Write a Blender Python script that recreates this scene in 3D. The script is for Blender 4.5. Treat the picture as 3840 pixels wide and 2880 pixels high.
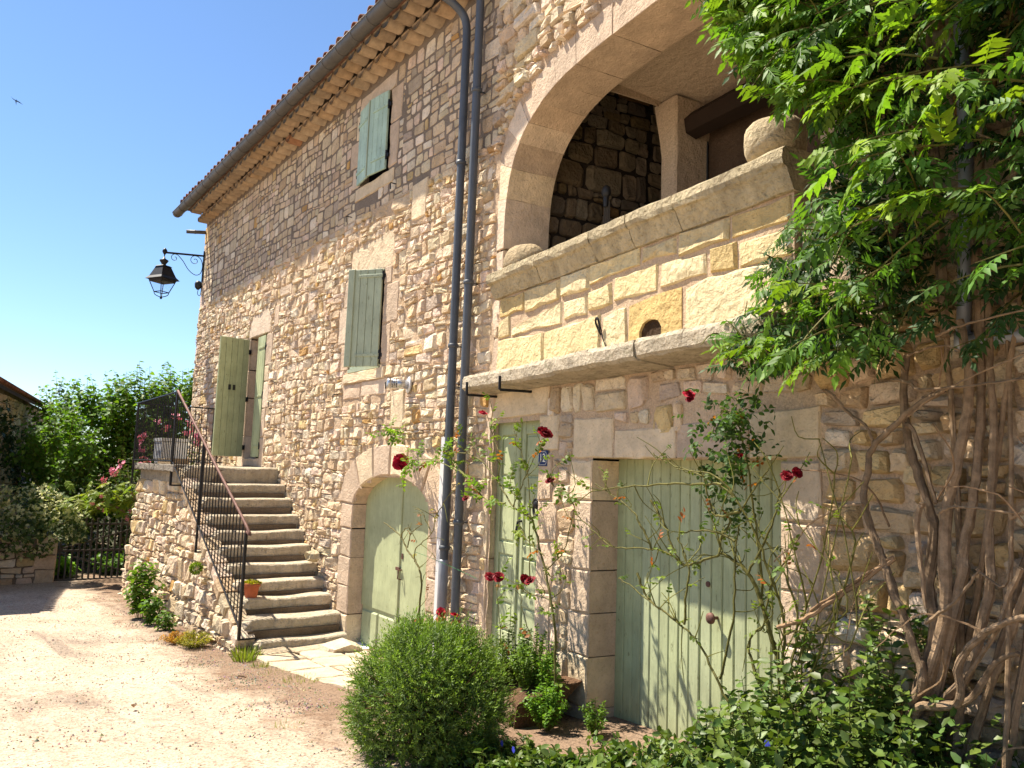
import bpy, math, random
import numpy as np
from mathutils import Matrix, Vector, Euler

R = random.Random(11)
NR = np.random.default_rng(5)
scene = bpy.context.scene
col = scene.collection
for o in list(bpy.data.objects):
    bpy.data.objects.remove(o)
rad = math.radians

# ------------------------------------------------------------------ camera
CAM = Vector((20.078, -4.885, 2.45))
PITCH, ROLL, YAW, FPX = 0.1114114, 0.0352382, 0.6162811, 803.838
fh = Vector((-math.cos(YAW), math.sin(YAW), 0)); rh = Vector((math.sin(YAW), math.cos(YAW), 0)); zu = Vector((0, 0, 1))
fw = fh * math.cos(PITCH) + zu * math.sin(PITCH)
up = -fh * math.sin(PITCH) + zu * math.cos(PITCH)
rt = rh * math.cos(ROLL) + up * math.sin(ROLL)
u2 = -rh * math.sin(ROLL) + up * math.cos(ROLL)
cd = bpy.data.cameras.new('camera'); cam = bpy.data.objects.new('camera', cd); col.objects.link(cam)
cd.sensor_fit = 'HORIZONTAL'; cd.sensor_width = 36; cd.lens = FPX / 1024 * 36; cd.clip_start = .05; cd.clip_end = 2000
m3 = Matrix((rt, u2, -fw)).transposed()
cam.matrix_world = Matrix.Translation(CAM) @ m3.to_4x4()
scene.camera = cam
scene.render.resolution_x, scene.render.resolution_y = 1024, 768

# ------------------------------------------------------------------ sky, sun, exposure
SUN = Vector((-.4525, -.261, .8526)).normalized()
w = bpy.data.worlds.new('World'); scene.world = w; w.use_nodes = True
nt = w.node_tree; nt.nodes.clear()
sky = nt.nodes.new('ShaderNodeTexSky'); sky.sky_type = 'NISHITA'; sky.sun_disc = False
sky.sun_elevation = math.asin(SUN.z); sky.sun_rotation = math.atan2(SUN.x, SUN.y)
sky.altitude = 0; sky.air_density = 1.0; sky.dust_density = .0; sky.ozone_density = 6.0
bg = nt.nodes.new('ShaderNodeBackground'); bg.inputs[1].default_value = .078
ow = nt.nodes.new('ShaderNodeOutputWorld')
nt.links.new(sky.outputs[0], bg.inputs[0]); nt.links.new(bg.outputs[0], ow.inputs[0])
sd = bpy.data.lights.new('sun', 'SUN'); so = bpy.data.objects.new('sun', sd); col.objects.link(so)
sd.energy = 5.0; sd.angle = rad(.55); sd.color = (1, .925, .79)
so.rotation_mode = 'QUATERNION'; so.rotation_quaternion = SUN.to_track_quat('Z', 'Y'); so.location = (0, -10, 20)
vs = scene.view_settings
vs.view_transform = 'Standard'; vs.look = 'None'; vs.exposure = 1.3; vs.gamma = 1; vs.use_curve_mapping = False
scene.cycles.max_bounces = 8; scene.cycles.diffuse_bounces = 3; scene.cycles.transparent_max_bounces = 16

# ------------------------------------------------------------------ frames and helpers
JX, CB, SB = 12.82106, math.cos(.115028), math.sin(.115028)
class Frame:
    def __init__(s, O, U, V): s.O, s.U, s.V = Vector(O), Vector(U).normalized(), Vector(V).normalized(); s.N = s.U.cross(s.V)
    def p(s, u, v, n=0.): return s.O + s.U * u + s.V * v + s.N * n
FA = Frame((0, 0, 0), (1, 0, 0), (0, 0, 1))                    # left house facade, u = x, v = z
FB = Frame((JX, 0, 0), (CB, -SB, 0), (0, 0, 1))                # loggia facade, u = s, v = z
def Bp(s, z, o=0.): return FB.p(s, z, o)
def lin(r, g, b, k=1.):
    f = lambda c: ((c / 255) / 12.92 if c / 255 <= .04045 else ((c / 255 + .055) / 1.055) ** 2.4) * k
    return (f(r), f(g), f(b))
def ground_z(x, y=0.):
    if x < 0: return -.15
    if x < 9.5: return -.15 + .15 * x / 9.5
    return .078 * (x - 9.5)
def jit(a): return R.uniform(-a, a)
def seen(P, margin=60):
    d = Vector(P) - CAM; z = d.dot(fw)
    if z < .1: return 0
    x = 512 + FPX * d.dot(rt) / z; y = 384 - FPX * d.dot(u2) / z
    return (-margin < x < 1024 + margin and -margin < y < 768 + margin) and 1 / z ** 2 or 0

def link(o, parent=None):
    col.objects.link(o)
    if parent is not None:
        o.parent = parent
        t = parent; L = Vector((0, 0, 0))
        if parent.type == 'EMPTY': L = parent.location
        elif parent.get('_org'): L = Vector(parent['_org'])
        o.matrix_parent_inverse = Matrix.Translation(-L)
    return o
def tag(o, label=None, cat=None, group=None, kind=None):
    if label: o['label'] = label
    if cat: o['category'] = cat
    if group: o['group'] = group
    if kind: o['kind'] = kind
    return o
def empty(name, loc, label=None, cat=None, group=None):
    o = bpy.data.objects.new(name, None); o.location = loc; o.empty_display_size = .2
    col.objects.link(o); return tag(o, label, cat, group)

class MB:
    def __init__(s): s.v = []; s.f = []; s.t = []
    def add(s, vs_, fs, tint=(1, 1, 1)):
        b = len(s.v); s.v += [tuple(p) for p in vs_]; s.t += [tint] * len(vs_)
        s.f += [tuple(i + b for i in f) for f in fs]
    def box(s, c, X, Y, Z, tint=(1, 1, 1)):           # centre and three half-extent vectors
        c, X, Y, Z = map(Vector, (c, X, Y, Z))
        vs_ = [c + X * i + Y * j + Z * k for k in (-1, 1) for j in (-1, 1) for i in (-1, 1)]
        s.add(vs_, [(0, 2, 3, 1), (4, 5, 7, 6), (0, 1, 5, 4), (2, 6, 7, 3), (0, 4, 6, 2), (1, 3, 7, 5)], tint)
    def fbox(s, F, u0, u1, v0, v1, n0, n1, tint=(1, 1, 1)):
        s.box(F.p((u0 + u1) / 2, (v0 + v1) / 2, (n0 + n1) / 2), F.U * abs(u1 - u0) / 2, F.V * abs(v1 - v0) / 2, F.N * abs(n1 - n0) / 2, tint)
    def bbox(s, F, u0, u1, v0, v1, n0, n1, b=.006, tint=(1, 1, 1)):   # box with a bevelled front
        q = [(u0, v0), (u1, v0), (u1, v1), (u0, v1)]; k = [(u0 + b, v0 + b), (u1 - b, v0 + b), (u1 - b, v1 - b), (u0 + b, v1 - b)]
        vs_ = [F.p(a, c, n0) for a, c in q] + [F.p(a, c, n1 - b) for a, c in q] + [F.p(a, c, n1) for a, c in k]
        fs = [(3, 2, 1, 0), (8, 9, 10, 11)]
        for r in (0, 4):
            fs += [(r + i, r + (i + 1) % 4, r + 4 + (i + 1) % 4, r + 4 + i) for i in range(4)]
        s.add(vs_, fs, tint)
    def tube(s, path, rad_, n=6, tint=(1, 1, 1), caps=True):
        P = [Vector(p) for p in path]; m = len(P)
        rr = rad_ if isinstance(rad_, (list, tuple)) else [rad_] * m
        t = (P[1] - P[0]).normalized(); a = t.orthogonal().normalized(); vs_ = []
        for i in range(m):
            t2 = (P[min(i + 1, m - 1)] - P[max(i - 1, 0)])
            t2 = t2.normalized() if t2.length > 1e-9 else t
            a = (a - t2 * a.dot(t2)); a = a.normalized() if a.length > 1e-6 else t2.orthogonal().normalized(); t = t2
            b = t.cross(a)
            vs_ += [P[i] + (a * math.cos(2 * math.pi * k / n) + b * math.sin(2 * math.pi * k / n)) * rr[i] for k in range(n)]
        fs = [(i * n + k, i * n + (k + 1) % n, (i + 1) * n + (k + 1) % n, (i + 1) * n + k) for i in range(m - 1) for k in range(n)]
        if caps: fs += [tuple(range(n - 1, -1, -1)), tuple((m - 1) * n + k for k in range(n))]
        s.add(vs_, fs, tint)
    def lathe(s, c, prof, n=20, tint=(1, 1, 1), axis=None, closed=True):    # prof: (r, h)
        c = Vector(c); ax = Vector(axis or (0, 0, 1)).normalized(); a = ax.orthogonal().normalized(); b = ax.cross(a); vs_ = []
        for r, h in prof:
            vs_ += [c + ax * h + (a * math.cos(2 * math.pi * k / n) + b * math.sin(2 * math.pi * k / n)) * r for k in range(n)]
        m = len(prof)
        fs = [(i * n + k, i * n + (k + 1) % n, (i + 1) * n + (k + 1) % n, (i + 1) * n + k) for i in range(m - 1) for k in range(n)]
        if closed: fs += [tuple(range(n - 1, -1, -1)), tuple((m - 1) * n + k for k in range(n))]
        s.add(vs_, fs, tint)
    def mesh(s, name, mat, smooth=False):
        me = bpy.data.meshes.new(name); me.from_pydata(s.v, [], s.f)
        at = me.attributes.new('tint', 'FLOAT_COLOR', 'POINT')
        at.data.foreach_set('color', np.array([(t[0], t[1], t[2], 1) for t in s.t], dtype=np.float32).ravel())
        if mat: me.materials.append(mat)
        if smooth: me.polygons.foreach_set('use_smooth', np.ones(len(me.polygons), dtype=bool))
        me.update(); return me
    def build(s, name, mat, parent=None, smooth=False):
        return link(bpy.data.objects.new(name, s.mesh(name, mat, smooth)), parent)
def inst(name, me, parent, loc=(0, 0, 0), rot=None, scale=(1, 1, 1)):
    o = bpy.data.objects.new(name, me); link(o, parent)
    o.location = loc
    if rot is not None: o.rotation_euler = rot if isinstance(rot, Euler) else rot.to_euler()
    o.scale = scale
    return o
def smooth_path(pts, k=4, wob=0.):
    P = [Vector(p) for p in pts]; out = []
    for i in range(len(P) - 1):
        p0, p1, p2, p3 = P[max(i - 1, 0)], P[i], P[i + 1], P[min(i + 2, len(P) - 1)]
        for j in range(k):
            t = j / k
            q = .5 * ((2 * p1) + (p2 - p0) * t + (2 * p0 - 5 * p1 + 4 * p2 - p3) * t * t + (3 * p1 - p0 - 3 * p2 + p3) * t ** 3)
            if wob and (i or j): q += Vector((jit(wob), jit(wob), jit(wob)))
            out.append(q)
    out.append(P[-1]); return out

# ------------------------------------------------------------------ materials
def newmat(name):
    m = bpy.data.materials.new(name); m.use_nodes = True
    n = m.node_tree; b = n.nodes['Principled BSDF']; return m, n, b
def N(n, t, **k):
    x = n.nodes.new(t)
    for a, v in k.items():
        if a.startswith('i_'): x.inputs[a[2:].replace('_', ' ')].default_value = v
        else: setattr(x, a, v)
    return x
def noise(n, pos, sc, det=4, rough=.6, dist=0.):
    x = N(n, 'ShaderNodeTexNoise'); x.inputs['Scale'].default_value = sc; x.inputs['Detail'].default_value = det
    x.inputs['Roughness'].default_value = rough; x.inputs['Distortion'].default_value = dist
    n.links.new(pos, x.inputs['Vector']); return x
def ramp(n, fac, stops):
    x = N(n, 'ShaderNodeValToRGB'); e = x.color_ramp.elements
    while len(e) < len(stops): e.new(.5)
    for i, (p, c) in enumerate(stops): e[i].position = p; e[i].color = (*c, 1) if len(c) == 3 else c
    n.links.new(fac, x.inputs[0]); return x
def mixc(n, a, b, fac, mode='MIX'):
    x = N(n, 'ShaderNodeMix', data_type='RGBA', blend_type=mode)
    for s_, v in ((6, a), (7, b), (0, fac)):
        if hasattr(v, 'links'): n.links.new(v, x.inputs[s_])
        elif isinstance(v, (int, float)): x.inputs[s_].default_value = v
        else: x.inputs[s_].default_value = (*v, 1)
    return x.outputs[2]
def bump(n, b, h, st, dist, prev=None):
    x = N(n, 'ShaderNodeBump'); x.inputs['Strength'].default_value = st; x.inputs['Distance'].default_value = dist
    n.links.new(h, x.inputs['Height'])
    if prev: n.links.new(prev, x.inputs['Normal'])
    n.links.new(x.outputs[0], b.inputs['Normal']); return x.outputs[0]
G = lambda v: (v, v, v)
def pos_of(n, obj=False):
    return (N(n, 'ShaderNodeTexCoord').outputs['Object'] if obj else N(n, 'ShaderNodeNewGeometry').outputs['Position'])
def m_stone(name, lichen=.35, bst=.8, fine=30, stain=.0, spot=(.16, .12, .08)):
    m, n, b = newmat(name); P = pos_of(n)
    a = N(n, 'ShaderNodeAttribute', attribute_name='tint')
    n1 = noise(n, P, 5, 6, .65); n2 = noise(n, P, fine, 6, .7); n3 = noise(n, P, 14, 3, .6)
    c = mixc(n, a.outputs['Color'], ramp(n, n1.outputs[0], [(.3, G(.8)), (.7, G(1.18))]).outputs[0], 1, 'MULTIPLY')
    c = mixc(n, c, ramp(n, n2.outputs[0], [(.28, (.62, .55, .48)), (.46, G(1))]).outputs[0], .7, 'MULTIPLY')
    c = mixc(n, c, spot, ramp(n, n3.outputs[0], [(.58, G(0)), (.72, G(lichen))]).outputs[0])
    if stain:
        mp = N(n, 'ShaderNodeMapping'); mp.inputs['Scale'].default_value = (6, 6, .5); n.links.new(P, mp.inputs[0])
        n4 = noise(n, mp.outputs[0], 1.6, 5, .6)
        c = mixc(n, c, (.10, .085, .06), ramp(n, n4.outputs[0], [(.45, G(0)), (.75, G(stain))]).outputs[0])
    n.links.new(c, b.inputs['Base Color']); b.inputs['Roughness'].default_value = .92; b.inputs['Specular IOR Level'].default_value = .2
    n5 = noise(n, P, fine * .5, 5, .6, .5)
    q = bump(n, b, n1.outputs[0], bst * .5, .06); q = bump(n, b, n5.outputs[0], bst * .85, .05, q); bump(n, b, n2.outputs[0], bst * .9, .02, q); return m
def m_mortar(name, c0, c1):
    m, n, b = newmat(name); P = pos_of(n)
    n1 = noise(n, P, 2.2, 5); n2 = noise(n, P, 60, 5, .75); n3 = noise(n, P, 11, 5, .65)
    c = mixc(n, c0, c1, ramp(n, n1.outputs[0], [(.35, G(0)), (.65, G(1))]).outputs[0])
    c = mixc(n, c, ramp(n, n2.outputs[0], [(.3, G(.6)), (.7, G(1.15))]).outputs[0], 1, 'MULTIPLY')
    n.links.new(c, b.inputs['Base Color']); b.inputs['Roughness'].default_value = .97; b.inputs['Specular IOR Level'].default_value = .1
    q = bump(n, b, n3.outputs[0], .7, .05); bump(n, b, n2.outputs[0], .7, .012, q); return m
def m_paint(name, c, wear=.25, dark=(.12, .11, .08), rough=.6):
    m, n, b = newmat(name); P = pos_of(n)
    mp = N(n, 'ShaderNodeMapping'); mp.inputs['Scale'].default_value = (9, 9, .9); n.links.new(P, mp.inputs[0])
    g = noise(n, mp.outputs[0], 7, 6, .7); n1 = noise(n, P, 3, 4); n2 = noise(n, P, 45, 3, .7)
    a = N(n, 'ShaderNodeAttribute', attribute_name='tint')
    cc = mixc(n, c, a.outputs['Color'], 1, 'MULTIPLY')
    cc = mixc(n, cc, ramp(n, n1.outputs[0], [(.3, G(.82)), (.7, G(1.12))]).outputs[0], 1, 'MULTIPLY')
    cc = mixc(n, cc, ramp(n, g.outputs[0], [(.3, G(.8)), (.6, G(1.05))]).outputs[0], .8, 'MULTIPLY')
    cc = mixc(n, cc, dark, ramp(n, n2.outputs[0], [(.66, G(0)), (.74, G(wear))]).outputs[0])
    mp2 = N(n, 'ShaderNodeMapping'); mp2.inputs['Scale'].default_value = (30, 30, 9); n.links.new(P, mp2.inputs[0])
    ch = noise(n, mp2.outputs[0], 1.3, 4, .6); chip = ramp(n, ch.outputs[0], [(.64, G(0)), (.67, G(1))])
    cc = mixc(n, cc, mixc(n, cc, (.62, .6, .55), 1, 'MULTIPLY'), chip.outputs[0])
    n.links.new(cc, b.inputs['Base Color']); b.inputs['Roughness'].default_value = rough; b.inputs['Specular IOR Level'].default_value = .3
    q = bump(n, b, g.outputs[0], .35, .008); iv_ = N(n, 'ShaderNodeMath', operation='SUBTRACT'); iv_.inputs[0].default_value = 1; n.links.new(chip.outputs[0], iv_.inputs[1]); q = bump(n, b, iv_.outputs[0], .4, .004, q); bump(n, b, n2.outputs[0], .2, .004, q); return m
def m_simple(name, c, rough=.6, metal=0., var=.25, sc=8, bst=.2, spec=.4, tint=False):
    m, n, b = newmat(name); P = pos_of(n); n1 = noise(n, P, sc, 5, .65); n2 = noise(n, P, sc * 7, 4, .7)
    c0 = c
    if tint: c0 = mixc(n, c, N(n, 'ShaderNodeAttribute', attribute_name='tint').outputs['Color'], 1, 'MULTIPLY')
    cc = mixc(n, c0, ramp(n, n1.outputs[0], [(.3, G(1 - var)), (.7, G(1 + var))]).outputs[0], 1, 'MULTIPLY')
    n.links.new(cc, b.inputs['Base Color']); b.inputs['Roughness'].default_value = rough; b.inputs['Metallic'].default_value = metal
    b.inputs['Specular IOR Level'].default_value = spec
    n.links.new(ramp(n, n2.outputs[0], [(.3, G(max(0, rough - .12))), (.7, G(min(1, rough + .12)))]).outputs[0], b.inputs['Roughness'])
    if bst: bump(n, b, n2.outputs[0], bst, .006)
    return m
def m_leaf(name, trans=.4, rough=.38, spec=.45, gain=1.0, tr=(1.15, 1.25, .45)):
    m, n, b = newmat(name); a = N(n, 'ShaderNodeAttribute', attribute_name='tint')
    P = pos_of(n); n1 = noise(n, P, 40, 3)
    c = mixc(n, a.outputs['Color'], ramp(n, n1.outputs[0], [(.3, G(.8 * gain)), (.7, G(1.15 * gain))]).outputs[0], 1, 'MULTIPLY')
    n.links.new(c, b.inputs['Base Color']); b.inputs['Roughness'].default_value = rough; b.inputs['Specular IOR Level'].default_value = spec
    tl = N(n, 'ShaderNodeBsdfTranslucent'); n.links.new(mixc(n, c, tr, 1, 'MULTIPLY'), tl.inputs[0])
    mx = N(n, 'ShaderNodeMixShader'); mx.inputs[0].default_value = trans
    out = n.nodes['Material Output']; n.links.new(b.outputs[0], mx.inputs[1]); n.links.new(tl.outputs[0], mx.inputs[2]); n.links.new(mx.outputs[0], out.inputs[0])
    return m
M = {}
M['rubble'] = m_stone('rubble_stone', .22, 1.0, 26, 0, (.24, .18, .12))
M['dressed'] = m_stone('dressed_stone', .14, .45, 45, .06, (.3, .23, .17))
M['weathered'] = m_stone('weathered_stone', .55, .8, 34, .32, (.14, .12, .085))
M['coping'] = m_stone('coping_stone', .6, .8, 40, .42, (.17, .15, .075))
M['mortar'] = m_mortar('wall_mortar', lin(222, 194, 162, .86), lin(208, 178, 146, .84))
M['mortar_grey'] = m_mortar('grey_mortar', lin(176, 158, 140, .66), lin(156, 138, 120, .64))
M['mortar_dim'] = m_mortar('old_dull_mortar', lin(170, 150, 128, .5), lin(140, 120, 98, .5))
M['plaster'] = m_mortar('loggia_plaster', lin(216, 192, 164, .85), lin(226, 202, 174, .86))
M['plaster_dim'] = m_mortar('shade_tinted_plaster', lin(150, 124, 102, .4), lin(132, 108, 88, .4))  # copy of the plaster, darkened in colour for the shade inside the loggia
M['void_shade'] = m_mortar('shade_tinted_mortar', (.05, .038, .03), (.035, .028, .022))  # near-black colour carries the shade of the deep loggia void
M['green'] = m_paint('sage_green_paint', lin(178, 184, 142, .9), .3)
M['green_dark'] = m_paint('dull_green_paint', lin(168, 178, 152, .92), .3)
M['green_blue'] = m_paint('blue_green_paint', lin(174, 198, 178, .95), .35)
M['brown_wood'] = m_paint('brown_wood', lin(120, 84, 58, .6), .3, (.03, .02, .015), .75)
M['beam'] = m_paint('old_beam', lin(80, 58, 42, .3), .3, (.02, .015, .01), .85)
M['grey_wood'] = m_paint('grey_wood', lin(96, 88, 78, .6), .3, (.05, .05, .045), .85)
M['zinc'] = m_simple('dark_zinc', lin(92, 96, 102, .7), .5, .1, .18, 3, .06, .5)
M['zinc_gutter'] = m_simple('gutter_zinc', lin(100, 96, 92, .7), .55, .1, .2, 3, .06, .5)
M['zinc_light'] = m_simple('pale_zinc', lin(160, 162, 168, .75), .45, .2, .15, 3, .05, .5)
M['white'] = m_simple('white_plastic', lin(225, 222, 220, .85), .45, 0, .06, 4, .03)
M['steel'] = m_simple('stainless', lin(190, 190, 190), .32, .8, .1, 10, .03)
M['black'] = m_simple('black_plastic', (.014, .014, .015), .5, 0, .2, 10, .05)
M['iron'] = m_simple('black_iron', (.018, .017, .018), .5, .5, .4, 20, .15)
M['rust'] = m_simple('rusty_iron', lin(120, 84, 72, .7), .7, .3, .4, 25, .2)
M['terra'] = m_simple('terracotta', lin(186, 104, 72, .8), .8, 0, .2, 12, .15, .25, True)
M['rooftile'] = m_simple('roof_tile', lin(150, 112, 94, .6), .9, 0, .35, 9, .3, .15, True)
M['genoise'] = m_simple('eave_tile', lin(196, 172, 142, .66), .92, 0, .25, 9, .35, .1, True)
M['bark'] = m_simple('bark', lin(160, 136, 110, .66), .92, 0, .4, 18, 1., .1, True)
M['cane'] = m_simple('rose_cane', lin(132, 128, 74, .62), .7, 0, .4, 30, .3, .2, True)
M['soil'] = m_mortar('soil', lin(150, 116, 90, .5), lin(116, 88, 66, .5))
M['leaf'] = m_leaf('leaf', .44, .52, .22)
M['leaf_gloss'] = m_leaf('glossy_leaf', .28, .46, .3)
M['needle'] = m_leaf('needle_leaf', .25, .55, .3)
M['petal'] = m_leaf('petal', .12, .6, .2, 1., (1.2, .8, .8))
M['cream'] = m_simple('cream_enamel', lin(235, 230, 215), .4, 0, .05, 5, 0)
M['blue'] = m_simple('blue_enamel', lin(34, 48, 96), .35, 0, .1, 5, 0)
M['string'] = m_simple('green_string', lin(70, 130, 80), .7, 0, .1, 5, 0)
M['dark'] = m_simple('dark_interior', (.012, .01, .009), .9, 0, .1, 5, 0, .05)
def m_glass():
    m, n, b = newmat('lantern_glass'); tr = N(n, 'ShaderNodeBsdfTransparent'); tr.inputs[0].default_value = (.93, .96, 1, 1)
    gl = N(n, 'ShaderNodeBsdfGlossy'); gl.inputs['Roughness'].default_value = .05
    mx = N(n, 'ShaderNodeMixShader'); mx.inputs[0].default_value = .05
    n.links.new(tr.outputs[0], mx.inputs[1]); n.links.new(gl.outputs[0], mx.inputs[2]); n.links.new(mx.outputs[0], n.nodes['Material Output'].inputs[0]); return m
M['glass'] = m_glass()
def m_ground():
    m, n, b = newmat('gravelly_asphalt'); P = pos_of(n)
    n1 = noise(n, P, .55, 6, .62, .4); n2 = noise(n, P, 3.2, 5, .65); n3 = noise(n, P, 150, 3, .8)
    mpw = N(n, 'ShaderNodeMapping'); mpw.inputs['Scale'].default_value = (.35, 1.3, 1); mpw.inputs['Rotation'].default_value = (0, 0, .25); n.links.new(P, mpw.inputs[0])
    nb = noise(n, mpw.outputs[0], 1.1, 6, .6, .6)
    vo = N(n, 'ShaderNodeTexVoronoi'); vo.inputs['Scale'].default_value = 52; n.links.new(P, vo.inputs['Vector'])
    vg = N(n, 'ShaderNodeTexVoronoi'); vg.inputs['Scale'].default_value = 38; n.links.new(P, vg.inputs['Vector'])
    c = mixc(n, lin(202, 178, 154, .5), lin(216, 196, 172, .54), ramp(n, n1.outputs[0], [(.35, G(0)), (.62, G(1))]).outputs[0])
    c = mixc(n, c, lin(152, 132, 120, .34), ramp(n, nb.outputs[0], [(.54, G(0)), (.68, G(.6))]).outputs[0])
    c = mixc(n, c, lin(176, 136, 104, .36), ramp(n, n2.outputs[0], [(.56, G(0)), (.74, G(.5))]).outputs[0])
    sx = N(n, 'ShaderNodeSeparateXYZ'); n.links.new(P, sx.inputs[0]); ma = N(n, 'ShaderNodeMath', operation='MULTIPLY_ADD'); n.links.new(n2.outputs[0], ma.inputs[0]); ma.inputs[1].default_value = 1.3; n.links.new(sx.outputs[1], ma.inputs[2])
    mr = N(n, 'ShaderNodeMapRange'); mr.inputs[1].default_value = -1.75; mr.inputs[2].default_value = -1.2; n.links.new(ma.outputs[0], mr.inputs[0])
    c = mixc(n, c, lin(150, 112, 84, .34), ramp(n, mr.outputs[0], [(0, G(0)), (1, G(.75))]).outputs[0])
    hs = N(n, 'ShaderNodeHueSaturation'); hs.inputs['Saturation'].default_value = 0; n.links.new(vo.outputs['Color'], hs.inputs['Color'])
    c = mixc(n, c, ramp(n, hs.outputs[0], [(.1, G(.35)), (.5, G(1.0)), (.9, G(1.6))]).outputs[0], .9, 'MULTIPLY')
    c = mixc(n, c, ramp(n, n3.outputs[0], [(.35, G(.6)), (.6, G(1.1))]).outputs[0], .7, 'MULTIPLY')
    c = mixc(n, c, (.12, .09, .07), ramp(n, vg.outputs['Distance'], [(.03, G(.35)), (.12, G(0))]).outputs[0])
    n.links.new(c, b.inputs['Base Color']); b.inputs['Roughness'].default_value = .95; b.inputs['Specular IOR Level'].default_value = .15
    q = bump(n, b, vo.outputs['Distance'], .55, .012); q = bump(n, b, n2.outputs[0], .25, .05, q); bump(n, b, n3.outputs[0], .5, .008, q); return m
M['ground'] = m_ground()

# ------------------------------------------------------------------ stonework
PAL = [lin(228, 204, 172, .9), lin(216, 192, 160, .88), lin(236, 220, 194, .92), lin(208, 182, 150, .86), lin(218, 190, 140, .86),
       lin(200, 182, 162, .82), lin(226, 202, 178, .9), lin(222, 204, 174, .9), lin(212, 168, 108, .8)]
PALW = [5, 5, 5, 3, 1.2, 2, 5, 5, .35]
def tintpick(k=1., pal=PAL, pw=PALW):
    c = R.choices(pal, pw)[0]; j = R.uniform(.9, 1.1) * k; return (c[0] * j * R.uniform(.98, 1.04), c[1] * j * .98, c[2] * j * R.uniform(.88, .99))
def stone(mb, F, poly, h, tint, flat=False, base=-.03):
    n = len(poly); cu = sum(p[0] for p in poly) / n; cv = sum(p[1] for p in poly) / n
    k1, k2 = (.93, .8) if flat else (.89, .72)
    if flat: base = -.012
    vs_ = [F.p(u, v, base) for u, v in poly]
    tu, tv = jit(.5), jit(.5)
    for u, v in poly:
        vs_.append(F.p(cu + (u - cu) * k1 + jit(.006), cv + (v - cv) * k1 + jit(.006), h * (R.uniform(.6, .85) if flat else R.uniform(.3, .75))))
    for u, v in poly:
        du, dv = (u - cu), (v - cv)
        vs_.append(F.p(cu + du * k2 * R.uniform(.85, 1.1), cv + dv * k2 * R.uniform(.85, 1.1), h * (R.uniform(.9, 1.05) if flat else R.uniform(.75, 1.2)) + (0 if flat else (tu * du + tv * dv) * .25)))
    vs_.append(F.p(cu + jit(.01), cv + jit(.01), h * R.uniform(.85, 1.15)))
    fs = []
    for r in (0, n):
        fs += [(r + i, r + (i + 1) % n, r + n + (i + 1) % n, r + n + i) for i in range(n)]
    fs += [(2 * n + i, 2 * n + (i + 1) % n, 3 * n) for i in range(n)]
    mb.add(vs_, fs, tint)
def block(mb, F, poly, n0, n1, tint, b=.015, wob=.006):
    n = len(poly); cu = sum(p[0] for p in poly) / n; cv = sum(p[1] for p in poly) / n
    P = []                                             # extra points along the edges so that arrises are not ruler straight
    for i in range(n):
        a, c = poly[i], poly[(i + 1) % n]; L = math.hypot(c[0] - a[0], c[1] - a[1]); k = max(1, int(L / .14))
        for j in range(k):
            t = j / k; e = wob if j else wob * .5
            P.append((a[0] + (c[0] - a[0]) * t + jit(e), a[1] + (c[1] - a[1]) * t + jit(e)))
    m = len(P)
    def ins(u, v, d):
        L = math.hypot(u - cu, v - cv) or 1; return cu + (u - cu) * (1 - d / L), cv + (v - cv) * (1 - d / L)
    vs_ = [F.p(u, v, n0) for u, v in P] + [F.p(u, v, n1 - b * R.uniform(.7, 1.5)) for u, v in P]
    vs_ += [F.p(*ins(u, v, b * R.uniform(.8, 1.8)), n1 + jit(wob * .5)) for u, v in P] + [F.p(cu, cv, n1 + jit(wob))]
    fs = []
    for r in (0, m): fs += [(r + i, r + (i + 1) % m, r + m + (i + 1) % m, r + m + i) for i in range(m)]
    fs += [(2 * m + i, 2 * m + (i + 1) % m, 3 * m) for i in range(m)]
    mb.add(vs_, fs, tint)
def rpoly(u0, u1, a0, a1, b0, b1, gap, cham=(.05, .26), j=.02):     # a quadrilateral stone outline with cut corners
    q = [(u0 + jit(j), a0 + jit(j * .5)), (u1 + jit(j), a1 + jit(j * .5)), (u1 + jit(j), b1 + jit(j * .5)), (u0 + jit(j), b0 + jit(j * .5))]
    out = []; S = min(u1 - u0, min(b0 - a0, b1 - a1))
    for i in range(4):
        p, pr, nx = q[i], q[i - 1], q[(i + 1) % 4]
        for t in (pr, nx):
            L = math.hypot(t[0] - p[0], t[1] - p[1]) or 1; d = min(.42 * L, S * R.uniform(*cham))
            out.append((p[0] + (t[0] - p[0]) * d / L, p[1] + (t[1] - p[1]) * d / L))
    cu = sum(p[0] for p in out) / 8; cv = sum(p[1] for p in out) / 8
    res = []
    for u, v in out:
        L = math.hypot(u - cu, v - cv) or 1; k = max(.45, 1 - gap / L); res.append((cu + (u - cu) * k, cv + (v - cv) * k))
    return res
def cut(iv, obs):
    out = [iv]
    for a, b in obs:
        nx = []
        for u0, u1 in out:
            if b <= u0 or a >= u1: nx.append((u0, u1)); continue
            if a > u0: nx.append((u0, a))
            if b < u1: nx.append((b, u1))
        out = nx
    return [i for i in out if i[1] - i[0] > .05]
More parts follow.
